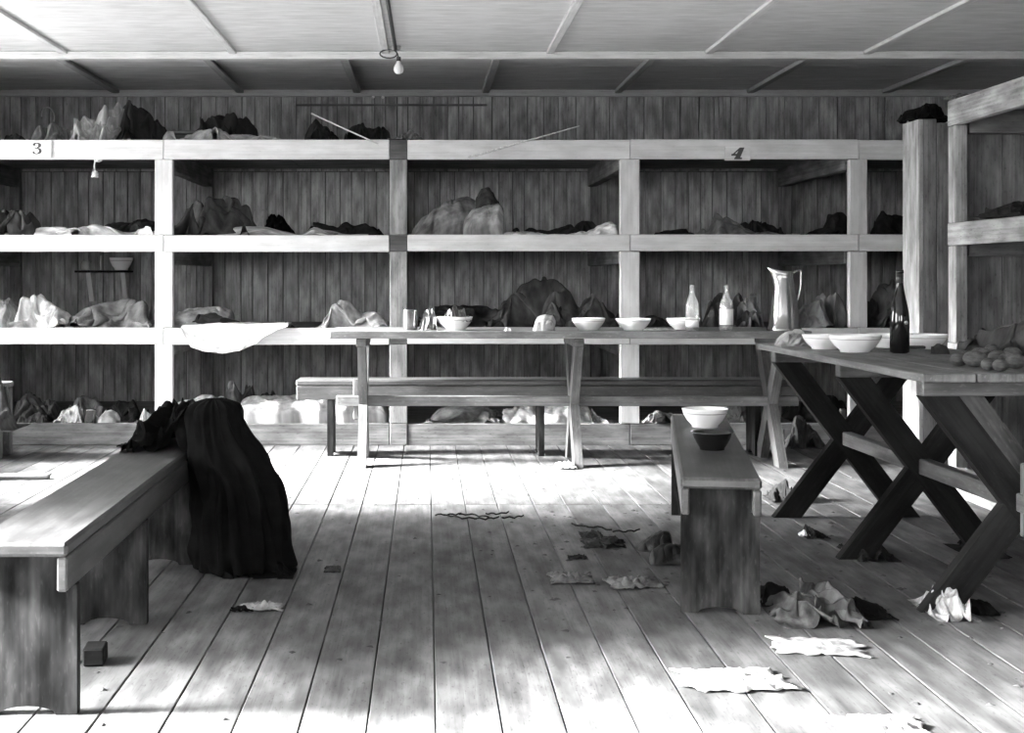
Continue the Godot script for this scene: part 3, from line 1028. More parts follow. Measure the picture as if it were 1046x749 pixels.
	for s in spots:
		var d: float = (EYE - tt) * 1420.0 / (s[1] + 2 - 282.0)
		var r: float = s[2] * d / 1420.0
		var prof := []
		for k in 11:
			var an := PI * k / 10.0
			prof.append([maxf(sin(an), 0.001) * r, (1.0 - cos(an)) * r * 0.85])
		var m := lathe(prof, 16)
		var p := single("potato", "potato in the small pile at the end of the crossed-leg table", "potato", m, "potato", Vector3(X(s[0], d), tt, -d), 0.0, "potatoes piled on the crossed-leg table")
		p.rotation.y = pr.randf_range(-0.9, 0.9)
		p.scale = Vector3(1.2, 1.0, 0.9)
	single("rag", "pale crumpled rag at the far corner of the crossed-leg table", "rag", heap_mesh([[-0.075, 0.0], [-0.06, 0.03], [-0.01, 0.055], [0.03, 0.05], [0.08, 0.035], [0.095, 0.0]], 0.14, {"amp": 0.024, "freq": 2.4, "ang": 1.2}), "cloth_pale", Vector3(X(808, 6.3), tt, -6.3))

	# bowls on the short bench
	bowl("large white bowl on the short bench before the table leg", Vector3(X(720, 5.97), 0.451, -5.97), 0.098, 0.08)
	bowl("dark enamel bowl on the short bench in front of a white bowl", Vector3(X(727.5, 5.2), 0.451, -5.2), 0.074, 0.066, true)

# ---------------------------------------------------------------- bedding
func drape(called: String, label: String, matn: String, top: float, d_back: float, d_front: float, px0: float, px1: float, contour: Array, seed_: float):
	# sheet lying on the shelf and hanging over the ledge; contour = [[survey x, survey y of the hem], ...]
	var st := SurfaceTool.new()
	st.begin(Mesh.PRIMITIVE_TRIANGLES)
	st.set_smooth_group(0)
	var nu := 56
	var nv := 26
	for side in 2:
		for i in nu + 1:
			var px := lerpf(px0, px1, float(i) / nu)
			var hem: float = Y(smooth_at(contour, px), d_front)
			var x: float = X(px, d_front)
			for k in nv + 1:
				var v := float(k) / nv
				var y: float
				var z: float
				var f := ridge(Vector2(px * 1.3 + v * 60.0 + seed_, v * 5.0)) * 0.010
				if v < 0.4:
					z = lerpf(-d_back, -d_front, v / 0.4)
					y = top + 0.012 + maxf(f, 0.0) * 1.2
				else:
					var t := (v - 0.4) / 0.6
					z = -d_front + 0.012 + maxf(f, 0.0) * t + 0.01 * t
					y = lerpf(top + 0.012, hem, t)
				var nn := Vector3(0, 0.006, 0) if v < 0.4 else Vector3(0, 0.002, 0.006)
				st.set_uv(Vector2(x * 1.6, v))
				st.add_vertex(Vector3(x, y, z) + (nn if side == 0 else Vector3.ZERO))
	var m := (nu + 1) * (nv + 1)
	for i in nu:
		for k in nv:
			var a := i * (nv + 1) + k
			var b := a + nv + 1
			for q in [a, b, a + 1, a + 1, b, b + 1]:
				st.add_index(q)
			for q in [a, a + 1, b, a + 1, b + 1, b]:
				st.add_index(q + m)
	st.generate_normals()
	single(called, label, "sheet", st.commit(), matn, Vector3.ZERO)

func build_bedding():
	var T := 1.964   # shelf boards of each tier
	var Q := 1.346
	var L := 0.742
	var B := 0.119
	# top tier
	heap("rag", "low dark rag at the wall end of the top bunk", "rag", "cloth_dark", T, 9.3, 0.25, [4, 148, 8, 139, 16, 136, 22, 139, 32, 148], {"freq": 1.8})
	heap("cloth_bundle", "small pale crumpled cloth above the card numbered 3", "bundle", "cloth_grey", T, 9.3, 0.3, [30, 148, 34, 137, 40, 130, 54, 126, 66, 130, 71, 139, 74, 148], {"amp": 0.05, "freq": 1.5})
	heap("sack", "pale grey sack slumped against a dark blanket on the top bunk", "sack", "cloth_pale", T, 9.3, 0.4, [70, 148, 74, 132, 80, 124, 87, 117, 92, 121, 99, 118, 108, 108, 118, 103, 125, 104, 131, 112, 133, 128, 136, 148], {"amp": 0.065, "freq": 1.1, "ang": 1.0})
	heap("blanket_heap", "dark blanket piled beside the pale sack on the top bunk", "blanket", "cloth_dark", T, 9.45, 0.45, [108, 148, 116, 118, 124, 108, 134, 104, 146, 110, 156, 118, 164, 126, 174, 142, 178, 148], {"amp": 0.06, "ang": 0.2})
	heap("folded_blanket", "flat pale folded blanket on the edge of the top bunk", "blanket", "cloth_pale", T, 9.22, 0.36, [168, 148, 171, 139, 176, 135, 195, 132, 222, 131, 240, 135, 262, 137, 285, 140, 296, 148], {"amp": 0.02, "ang": 1.4, "freq": 0.8, "flat": 0.35})
	heap("blanket_heap", "dark blanket hump behind the flat pale blanket on the top bunk", "blanket", "cloth_dark", T, 9.6, 0.5, [196, 148, 204, 126, 214, 120, 226, 117, 245, 116, 257, 122, 266, 136, 272, 148], {"amp": 0.04})
	heap("blanket_heap", "dark peaked cloth leaning behind the straw rod on the top bunk", "blanket", "cloth_dark", T, 9.4, 0.4, [308, 148, 312, 136, 318, 126, 322, 121, 330, 128, 340, 134, 352, 148], {"amp": 0.04})
	heap("blanket_heap", "low black blanket beside the unpainted post on the top bunk", "blanket", "cloth_dark", T, 9.5, 0.4, [348, 148, 356, 128, 370, 127, 380, 131, 392, 128, 402, 138, 406, 148], {"amp": 0.045})
	heap("rag", "small pale rag at the head of the unpainted post", "rag", "cloth_grey", 1.991, 9.12, 0.14, [396, 145, 408, 139, 420, 132, 426, 137, 433, 145], {"amp": 0.02, "freq": 2.0})
	var bx := thing("tin_box", "dark box with a pale lid edge at the back of the top bunk", "box", Vector3(X(188, 9.8), T + 0.001, -9.8))
	part("body", plank(Vector3(0.2, 0.13, 0.16), 0, 0.006), M.iron, bx, Vector3(0, 0.066, 0))
	part("lid", plank(Vector3(0.21, 0.02, 0.17), 0, 0.004), M.raw_post, bx, Vector3(0, 0.142, 0))
	# straw rods lying on the top ledge
	var a := Vector3(X(318, 9.2), Y(116, 9.2), -9.2)
	var b := Vector3(X(386, 8.99), Y(147, 8.99), -8.99)
	single("rod", "thin pale rod slanting over the top ledge beside the unpainted post", "rod", tube([a, b], 0.005), "straw", Vector3.ZERO)
	var tw := thing("straw_twist", "twisted pale straw lying aslant across the top ledge", "straw", Vector3(X(535, 9.0), Y(145, 9.0), -8.995))
	for s in 3:
		var pts := []
		for k in 40:
			var u := k / 39.0 - 0.5
			pts.append(Vector3(u * 0.72, u * 0.205 + sin(k * 0.9 + s * 2.1) * 0.006 * (0.5 - u), cos(k * 0.9 + s * 2.1) * 0.006 * (0.5 - u) + 0.012))
		part("strand", tube(pts, 0.004, 5), M.cloth_white, tw)
	# hook and rail on the upper wall
	var hk := []
	for k in 13:
		var an := -0.6 + PI * 1.2 * k / 12.0
		hk.append(Vector3(cos(an) * 0.05, sin(an) * 0.07, sin(an) * 0.02))
	single("hook", "curved pale hook on the board wall above the top bunk", "hook", tube(hk, 0.006), "straw", Vector3(X(49, 10.9), Y(119, 10.9), -10.9))
	var rl := thing("wall_rail", "thin rail with two white knobs high on the board wall", "rail", Vector3(X(400, 10.9), Y(107, 10.9), -10.92))
	part("rail", plank(Vector3(1.5, 0.016, 0.02), 0, 0.004), M.bunk_wood, rl)
	for px in [381, 391]:
		part("knob", lathe([[0.0, -0.012], [0.01, -0.008], [0.013, 0.0], [0.01, 0.008], [0.0, 0.012]], 12), M.china, rl, Vector3((px - 400) / 1420.0 * 10.9, 0.06, 0.01))

	# middle tier
	heap("coat_heap", "dark coat heaped at the wall end of the middle bunk", "coat", "cloth_mid", Q, 9.3, 0.4, [-20, 245, -14, 218, 0, 214, 14, 213, 28, 216, 36, 224, 42, 245], {"amp": 0.05})
	heap("bed_sheet", "white rumpled bed sheet on the middle bunk under the hanging tassel", "sheet", "cloth_white", Q, 9.16, 0.3, [-30, 247, 0, 238, 20, 235, 42, 231, 60, 230, 75, 233, 95, 229, 108, 231, 125, 236, 145, 234, 156, 230, 160, 246], {"amp": 0.03, "ang": 0.5, "flat": 0.4})
	heap("pillow", "dark flat pillow at the back of the middle bunk beside the first pale post", "pillow", "cloth_dark", Q, 9.6, 0.4, [108, 248, 114, 232, 130, 229, 150, 227, 160, 229, 165, 246], {"amp": 0.02, "flat": 0.4})
	heap("blanket_heap", "thick grey woollen blanket bundled against the pale post on the middle bunk", "blanket", "cloth_mid", Q, 9.38, 0.5, [174, 247, 178, 222, 186, 212, 198, 206, 212, 202, 226, 200, 240, 202, 254, 209, 263, 218, 270, 228, 280, 247], {"amp": 0.07, "ang": 0.9, "freq": 0.9})
	heap("bed_sheet", "long pale wavy sheet along the middle bunk below the grey blanket", "sheet", "cloth_pale", Q, 9.15, 0.28, [178, 246, 190, 240, 214, 240, 225, 233, 245, 231, 268, 231, 290, 236, 306, 240, 320, 232, 336, 235, 356, 239, 380, 238, 392, 234, 402, 246], {"amp": 0.025, "ang": 0.4, "flat": 0.45})
	heap("cloth_bundle", "dark knobbly bundle beside the grey blanket on the middle bunk", "bundle", "cloth_black", Q, 9.6, 0.35, [264, 248, 270, 226, 278, 219, 288, 220, 295, 230, 306, 248], {"amp": 0.04, "freq": 1.6})
	heap("rag", "low dark rags strewn toward the unpainted post on the middle bunk", "rag", "cloth_dark", Q, 9.6, 0.35, [300, 248, 312, 230, 322, 226, 334, 230, 345, 232, 354, 226, 362, 231, 374, 228, 388, 232, 398, 248], {"amp": 0.03, "freq": 1.5})
	heap("pillow", "plump grey pillow leaning toward the unpainted post on the middle bunk", "pillow", "ticking", Q, 9.5, 0.36, [420, 247, 424, 236, 432, 225, 446, 213, 462, 205, 478, 203, 488, 207, 492, 222, 494, 247], {"amp": 0.016, "freq": 0.8, "flat": 0.7})
	heap("pillow", "smaller grey pillow with a sharp corner in front of the plump one", "pillow", "ticking_pale", Q, 9.2, 0.24, [472, 246, 476, 226, 484, 214, 498, 209, 508, 208, 516, 215, 518, 226, 517, 238, 515, 246], {"amp": 0.016, "freq": 0.9, "flat": 0.6})
	heap("cap", "dark round cap resting on the two grey pillows", "cap", "cloth_mid", 1.51, 9.35, 0.2, [484, 216, 487, 203, 492, 194, 498, 192, 504, 197, 509, 206, 513, 216], {"amp": 0.012})
	heap("quilt", "white quilted pad along the ledge of the middle bunk beside the grey pillows", "quilt", "cloth_white", Q, 9.12, 0.26, [502, 246, 508, 240, 522, 238, 545, 239, 560, 240, 580, 240, 600, 237, 614, 233, 626, 229, 632, 228, 635, 246], {"amp": 0.022, "ang": 0.2, "flat": 0.4})
	heap("coat_heap", "dark coat lying behind the white quilted pad", "coat", "cloth_dark", Q, 9.5, 0.4, [515, 248, 522, 228, 530, 224, 540, 232, 560, 236, 574, 231, 590, 227, 604, 224, 614, 225, 622, 248], {"amp": 0.03})
	heap("canvas_cover", "pale canvas propped up in a peak on the middle bunk below the card numbered 4", "canvas", "cloth_grey", Q, 9.3, 0.4, [706, 247, 714, 234, 722, 222, 729, 215, 740, 220, 752, 226, 762, 232, 775, 236, 790, 237, 804, 240, 812, 247], {"amp": 0.012, "freq": 0.6})
	heap("blanket_heap", "dark blanket behind the peaked canvas on the middle bunk", "blanket", "cloth_dark", Q, 9.65, 0.4, [752, 248, 758, 228, 768, 225, 780, 226, 792, 232, 800, 248], {"amp": 0.03})
	heap("blanket_heap", "low dark blanket lying flat beside the peaked canvas", "blanket", "cloth_dark", Q, 9.6, 0.4, [660, 248, 668, 238, 684, 235, 700, 234, 712, 248], {"amp": 0.02})
	heap("blanket_heap", "dark blanket heap against the last pale post of the middle bunk", "blanket", "cloth_dark", Q, 9.5, 0.5, [815, 248, 828, 236, 842, 232, 846, 219, 856, 217, 870, 218, 876, 248], {"amp": 0.04})
	heap("blanket_heap", "dark blanket heap between the last pale post and the boxed post", "blanket", "cloth_dark", Q, 9.5, 0.5, [884, 248, 890, 222, 898, 216, 912, 219, 930, 224, 940, 248], {"amp": 0.05})

	# third tier
	heap("pillow", "white pillow at the wall end of the lower bunk", "pillow", "cloth_pale", L, 9.35, 0.4, [-20, 338, -10, 310, 2, 307, 12, 309, 18, 318, 22, 338], {"amp": 0.03})
	heap("bed_sheet", "white crumpled sheet with tall folds on the lower bunk", "sheet", "cloth_white", L, 9.25, 0.4, [12, 338, 16, 318, 20, 303, 27, 302, 34, 300, 44, 306, 56, 314, 66, 319, 74, 328, 80, 338], {"amp": 0.06, "ang": 0.9, "freq": 1.1})
	heap("blanket_heap", "grey mounded blanket on the lower bunk below the small wall shelf", "blanket", "cloth_grey", L, 9.4, 0.5, [66, 338, 76, 319, 92, 314, 112, 308, 130, 305, 148, 306, 158, 312, 166, 338], {"amp": 0.035, "ang": 0.5})
	heap("pillow", "pale pillow behind the dark cloth on the lower bunk", "pillow", "cloth_pale", L, 9.55, 0.35, [178, 336, 181, 321, 194, 318, 210, 316, 226, 316, 236, 320, 240, 336], {"amp": 0.02})
	heap("coat_heap", "dark coat thrown on the lower bunk above the hanging white sheet", "coat", "cloth_dark", L, 9.25, 0.3, [184, 338, 188, 320, 200, 319, 220, 320, 236, 326, 250, 329, 268, 331, 286, 329, 296, 328, 299, 338], {"amp": 0.03})
	drape("hanging_sheet", "white sheet hanging in a curve over the edge of the lower bunk", "cloth_white", 0.763, 9.3, 9.03, 186, 294, [[186, 336], [190, 345], [196, 355], [210, 359], [228, 361], [246, 358], [260, 352], [272, 343], [284, 337], [294, 334]], 3.0)
	heap("cloth_bundle", "pale tangled clothing on the lower bunk at the end of the back table", "bundle", "cloth_pale", L, 9.2, 0.36, [318, 338, 326, 331, 334, 322, 338, 312, 346, 307, 354, 307, 362, 313, 370, 320, 382, 319, 392, 322, 398, 330, 402, 338], {"amp": 0.07, "freq": 1.8, "ang": 0.3})
	heap("folded_blanket", "dark flat blanket at the back of the lower bunk behind the bowls", "blanket", "cloth_mid", L, 10.0, 0.7, [424, 332, 428, 313, 450, 312, 480, 312, 500, 313, 516, 314, 522, 332], {"amp": 0.02, "flat": 0.35})
	heap("blanket_heap", "large dark blanket piled high on the lower bunk behind the round loaf", "blanket", "cloth_mid", L, 9.4, 0.5, [496, 336, 502, 318, 512, 308, 522, 300, 534, 290, 546, 284, 558, 283, 570, 288, 580, 297, 588, 308, 600, 336], {"amp": 0.075, "ang": 0.8, "freq": 0.9})
	heap("blanket_heap", "grey blanket with a peaked fold on the lower bunk before the pale post", "blanket", "cloth_mid", L, 9.22, 0.35, [548, 337, 556, 312, 564, 306, 576, 311, 590, 312, 598, 304, 606, 300, 616, 307, 624, 318, 632, 320, 638, 337], {"amp": 0.05, "ang": 0.4})
	heap("rag", "dark rag on the lower bunk behind the white bowls", "rag", "cloth_dark", L, 9.3, 0.3, [652, 337, 658, 324, 668, 322, 680, 327, 690, 337], {"amp": 0.03})
	heap("rolled_blanket", "grey rolled blanket leaning on the lower bunk behind the clear bottles", "blanket", "cloth_mid", L, 9.35, 0.45, [708, 337, 716, 318, 726, 305, 740, 298, 756, 300, 766, 312, 770, 337], {"amp": 0.05, "ang": 1.0})
	heap("rolled_blanket", "pale grey blanket roll on the lower bunk beside the metal jug", "blanket", "cloth_grey", L, 9.2, 0.35, [746, 337, 752, 322, 760, 308, 770, 300, 780, 299, 786, 308, 784, 322, 782, 337], {"amp": 0.04, "ang": 1.1})
	heap("canvas_cover", "grey canvas bundle on the lower bunk on the handle side of the jug", "canvas", "cloth_grey", L, 9.35, 0.45, [806, 337, 814, 316, 828, 310, 838, 302, 848, 297, 856, 302, 862, 318, 870, 337], {"amp": 0.025, "freq": 0.8})
	heap("cloth_bundle", "grey bundle on the lower bunk behind the dark wine bottle", "bundle", "cloth_mid", L, 9.4, 0.5, [882, 337, 888, 306, 896, 292, 910, 286, 924, 290, 934, 312, 938, 337], {"amp": 0.04})

	# wall shelf in the lower bunk with three small things
	var sh := thing("wall_shelf", "small dark wall shelf on two pale brackets above the lower bunk", "shelf", Vector3(X(106, 10.84), Y(277.5, 10.84), -10.85))
	part("board", plank(Vector3(0.42, 0.016, 0.17), 0, 0.003), M.trestle, sh)
	for px in [92, 127]:
		part("bracket", slab(PackedVector2Array([Vector2(-0.08, -0.009), Vector2(0.075, -0.009), Vector2(0.06, -0.04), Vector2(-0.045, -0.235), Vector2(-0.08, -0.235)]), 0.035), M.paint, sh, Vector3((px - 106) / 1420.0 * 10.84, 0, 0.0), Vector3(0, -PI / 2, 0))
	bowl("grey bowl standing on the small wall shelf", Vector3(X(123.5, 10.82), Y(276, 10.82) + 0.001, -10.83), 0.092, 0.095)
	single("jar", "small glass jar on the end of the wall shelf", "jar", lathe([[0.0, 0.002], [0.03, 0.0], [0.034, 0.004], [0.034, 0.05], [0.026, 0.062], [0.026, 0.072], [0.022, 0.072], [0.022, 0.06], [0.029, 0.05], [0.029, 0.006], [0.0, 0.006]], 20), "china_stripe", Vector3(X(87.5, 10.82), Y(276, 10.82) + 0.001, -10.83))
	single("candle", "thin pale candle stub between the jar and the bowl on the wall shelf", "candle", tube([Vector3.ZERO, Vector3(0, 0.06, 0), Vector3(0.004, 0.115, 0)], 0.009), "straw", Vector3(X(103, 10.82), Y(276, 10.82) + 0.001, -10.83))

	# hanging tassel
	var ta := thing("tassel", "small white tassel hanging on a cord from the top ledge", "tassel", Vector3(X(97, 9.05), 1.857, -9.045))
	part("cord", tube([Vector3(0, 0.004, 0), Vector3(0.004, -0.01, 0), Vector3(-0.003, -0.04, 0.0), Vector3(0.003, -0.075, 0)], 0.005), M.cloth_white, ta)
	part("tuft", lathe([[0.0, 0.0], [0.018, -0.008], [0.022, -0.03], [0.027, -0.046], [0.016, -0.042], [0.0, -0.05]], 10), M.cloth_white, ta, Vector3(0.002, -0.07, 0))
	part("loop", tube([Vector3(0, 0.0, 0), Vector3(0.03, 0.008, 0.0), Vector3(0.05, 0.004, 0.0), Vector3(0.03, -0.006, 0), Vector3(0, 0, 0)], 0.004, 6), M.cloth_white, ta, Vector3(0, -0.008, 0.004))

	# bottom tier
	heap("boot_heap", "grey bent boot shaft lying on the bottom bunk beside the stool", "boot", "cloth_mid", B, 9.4, 0.3, [14, 440, 20, 418, 24, 406, 30, 403, 37, 408, 44, 416, 50, 424, 56, 440], {"amp": 0.04, "ang": 1.2})
	heap("cloth_bundle", "round grey bundle in front of the bent boot shaft", "bundle", "cloth_mid", B, 9.16, 0.2, [26, 438, 30, 426, 38, 421, 45, 424, 50, 438], {"amp": 0.02})
	heap("blanket_heap", "grey curled blanket on the bottom bunk behind the paper scraps", "blanket", "cloth_mid", B, 9.5, 0.35, [38, 438, 42, 414, 50, 408, 58, 410, 64, 424, 74, 438], {"amp": 0.04})
	heap("paper_heap", "white crumpled papers between the tin can and the grey bundle", "paper", "paper", B, 9.14, 0.18, [50, 438, 56, 428, 62, 420, 68, 418, 74, 415, 80, 413, 84, 420, 85, 438], {"amp": 0.05, "freq": 2.4})
	heap("rolled_blanket", "grey blanket roll sloping behind the tin can on the bottom bunk", "blanket", "cloth_grey", B, 9.6, 0.35, [70, 438, 76, 408, 86, 404, 96, 408, 108, 415, 114, 438], {"amp": 0.015, "ang": 1.3})
	single("tin_can", "upright tin can on the edge of the bottom bunk", "can", lathe([[0.0, 0.003], [0.036, 0.0], [0.038, 0.004], [0.037, 0.1], [0.039, 0.104], [0.034, 0.103], [0.033, 0.008], [0.0, 0.008]], 24), "tin", Vector3(X(92, 9.12), B + 0.001, -9.12))
	heap("clog", "pale rounded clog beside the tin can on the bottom bunk", "clog", "cloth_pale", B, 9.12, 0.14, [98, 437, 100, 426, 105, 421, 111, 420, 116, 423, 119, 430, 119, 437], {"amp": 0.006, "flat": 0.5})
	heap("blanket_heap", "dark blanket lump on the bottom bunk between the clog and the first pale post", "blanket", "cloth_dark", B, 9.55, 0.4, [106, 438, 112, 416, 122, 409, 134, 410, 144, 416, 150, 438], {"amp": 0.04})
	heap("paper_heap", "white crumpled scrap at the foot of the first pale post", "paper", "paper", B, 9.14, 0.16, [139, 438, 141, 424, 146, 418, 152, 424, 158, 430, 160, 438], {"amp": 0.03, "freq": 2.4})
	heap("bed_sheet", "white sheet on the bottom bunk behind the black coat", "sheet", "cloth_white", B, 9.25, 0.4, [150, 440, 160, 424, 176, 414, 192, 408, 206, 404, 222, 406, 236, 412, 250, 440], {"amp": 0.03})
	heap("boot", "grey boot standing behind the big straw sack on the bottom bunk", "boot", "cloth_grey", B, 9.6, 0.2, [226, 430, 230, 402, 234, 391, 240, 390, 243, 400, 246, 430], {"amp": 0.015})
	heap("cloth_bundle", "coiled grey cloth behind the big straw sack on the bottom bunk", "bundle", "cloth_mid", B, 9.6, 0.3, [242, 430, 245, 400, 250, 394, 257, 393, 260, 404, 270, 402, 280, 399, 288, 404, 294, 430], {"amp": 0.05, "freq": 1.9})
	heap("straw_mattress", "big white straw-filled sack bulging over the sill of the bottom bunk", "mattress", "cloth_white", B, 9.2, 0.5, [236, 440, 240, 418, 250, 412, 270, 411, 290, 410, 312, 408, 340, 407, 365, 408, 388, 410, 396, 418, 399, 440], {"amp": 0.02, "flat": 0.35, "ang": 1.2})
	heap("rag", "pale ragged sheet on the bottom bunk beside the unpainted post", "rag", "cloth_grey", B, 9.18, 0.35, [432, 439, 438, 426, 450, 418, 470, 416, 492, 417, 508, 420, 522, 430, 536, 439], {"amp": 0.03, "freq": 1.4})
	heap("pillow", "white pillow on the bottom bunk under the back table", "pillow", "cloth_white", B, 9.3, 0.35, [510, 438, 516, 420, 530, 416, 550, 417, 570, 415, 586, 415, 600, 418, 606, 438], {"amp": 0.025})
	heap("rag", "pale rag with dark folds on the bottom bunk beside the pale post", "rag", "cloth_pale", B, 9.2, 0.3, [596, 438, 600, 422, 606, 418, 612, 426, 624, 430, 634, 438], {"amp": 0.03})
	heap("rag", "small pale rag on the bottom bunk behind the short bench", "rag", "cloth_pale", B, 9.2, 0.3, [654, 438, 660, 424, 672, 420, 686, 424, 700, 424, 712, 438], {"amp": 0.03})
	heap("boot", "dark shoe on the pale rag of the bottom bunk", "shoe", "leather", 0.145, 9.06, 0.1, [669, 436, 672, 428, 680, 425, 688, 431, 691, 436], {"amp": 0.008})
	heap("cloth_bundle", "grey bundle on the bottom bunk behind the white bowl of the bench", "bundle", "cloth_mid", B, 9.25, 0.35, [738, 440, 744, 416, 756, 408, 768, 410, 776, 424, 780, 440], {"amp": 0.04})
	heap("blanket_heap", "grey blanket spilling down beside the table trestle toward the floor", "blanket", "cloth_mid", 0.0, 8.9, 0.16, [800, 460, 804, 438, 812, 424, 822, 426, 832, 440, 842, 452, 848, 460], {"amp": 0.04, "ang": 1.1})
	heap("blanket_heap", "dark blanket deep in the bottom bunk behind the crossed legs", "blanket", "cloth_dark", B, 9.4, 0.5, [806, 440, 816, 410, 832, 402, 850, 404, 868, 412, 880, 440], {"amp": 0.05})

	# things on and around the boxed post and side bunk
	heap("dark_bundle", "dark bundle lying on top of the boxed post", "bundle", "cloth_black", 1.932, 7.47, 0.22, [920, 121, 927, 112, 936, 111, 946, 105, 956, 106, 966, 108, 972, 121], {"amp": 0.015})
	heap("rag", "small rag with a pale edge on the end of the side bunk's top ledge", "rag", "cloth_grey", 1.987, 6.9, 0.14, [968, 104, 972, 99, 980, 95, 986, 97, 992, 104], {"amp": 0.015})
	heap("rag", "dark rag hanging over the middle ledge of the side bunk", "rag", "cloth_dark", 1.37, 6.45, 0.3, [1006, 222, 1012, 215, 1022, 210, 1034, 206, 1046, 204, 1062, 206, 1070, 222], {"amp": 0.03, "turn": 0.9})
	heap("coat_heap", "dark bundled coat on the lower bunk beside the potatoes", "coat", "cloth_mid", L + 0.021, 6.0, 0.5, [1000, 360, 1006, 346, 1014, 338, 1024, 334, 1040, 328, 1060, 324, 1090, 326, 1110, 334, 1120, 360], {"amp": 0.06, "ang": 0.9})

	# coat over the far end of the near bench: a hanging body and a sleeve
	var ct := thing("black_coat", "heavy black coat thrown over the bench end and trailing to the floor", "coat", Vector3(-0.72, 0, -5.22))
	part("hanging_skirt", loft([[0.006, 0.02, 0.01, 0.02, 0.01], [0.008, 0.02, 0.14, 0.02, 0.12], [0.05, 0.02, 0.15, 0.02, 0.14], [0.15, 0.012, 0.148, 0.0, 0.17], [0.28, 0.0, 0.14, -0.02, 0.19], [0.36, -0.02, 0.135, -0.03, 0.2], [0.43, -0.05, 0.125, -0.04, 0.19], [0.5, -0.075, 0.105, -0.05, 0.17], [0.56, -0.085, 0.095, -0.05, 0.15], [0.61, -0.09, 0.075, -0.06, 0.11], [0.635, -0.09, 0.01, -0.06, 0.01]], 0.05, 1.9, 9.0), M.cloth_black, ct)
	part("coat_back", cloth_mesh([[-0.19, 0.0], [-0.17, 0.05], [-0.13, 0.12], [-0.06, 0.165], [0.02, 0.18], [0.12, 0.16], [0.17, 0.0]], 0.46, {"cloth": 5, "sub": 3}), M.cloth_black, ct, Vector3(-0.225, 0.4505, -0.12))
	part("trailing_hem", cloth_mesh([[-0.13, 0.0], [-0.1, 0.06], [-0.02, 0.11], [0.06, 0.075], [0.13, 0.04], [0.165, 0.0]], 0.24, {"cloth": 0}), M.cloth_black, ct, Vector3(0.07, 0.001, 0.06))
	# coat on the stool
	var sc := thing("grey_coat", "grey coat draped over the stool, its pale lining hanging down", "coat", Vector3(-2.66, 0, -8.42))
	part("coat_body", cloth_mesh([[-0.26, 0.12], [-0.2, 0.33], [-0.02, 0.39], [0.06, 0.35], [0.14, 0.29], [0.19, 0.24], [0.2, 0.1], [0.21, 0.02]], 0.44, {"cloth": 3, "sub": 3}), M.cloth_mid, sc, Vector3(0.0, 0.18, 0.0))
	part("lining", loft([[0.17, 0.06, 0.02, 0.17, 0.012], [0.2, 0.06, 0.03, 0.175, 0.012], [0.28, 0.055, 0.02, 0.18, 0.012], [0.3, 0.05, 0.005, 0.18, 0.005]], 0.006, 1.0, 5.0, 24, 10), M.cloth_pale, sc)

# ---------------------------------------------------------------- lamp and floor litter
func build_lamp():
	var l := thing("ceiling_lamp", "bare unlit bulb hanging from a looped cord below the ceiling conduit", "lamp", Vector3(X(404, 8.85), CEIL, -8.85))
	part("conduit", tube([Vector3(-0.01, -0.022, 8.0), Vector3(-0.008, -0.022, 2.0), Vector3(0.0, -0.024, 0.02)], 0.011), M.cord, l)
	part("ceiling_rose", lathe([[0.0, 0.0], [0.035, -0.001], [0.034, -0.02], [0.02, -0.03], [0.0, -0.03]], 20), M.trim, l)
	var lp := []
	for k in 15:
		var a := TAU * k / 14.0
		lp.append(Vector3(-0.045 + cos(a) * 0.055, -0.05 + sin(a) * 0.028, sin(a * 2.0) * 0.01))
	part("cord_loop", tube(lp, 0.005), M.cord, l)
	part("cord", tube([Vector3(0.0, -0.03, 0), Vector3(0.012, -0.05, 0.0), Vector3(0.018, -0.07, 0)], 0.005), M.cord, l)
	part("socket", lathe([[0.0, 0.0], [0.014, -0.002], [0.016, -0.03], [0.0, -0.03]], 16), M.iron, l, Vector3(0.02, -0.068, 0))
	part("bulb", lathe([[0.0, 0.0], [0.013, 0.0], [0.015, -0.012], [0.027, -0.032], [0.032, -0.052], [0.027, -0.072], [0.014, -0.082], [0.0, -0.085]], 24), M.bulb, l, Vector3(0.02, -0.096, 0))

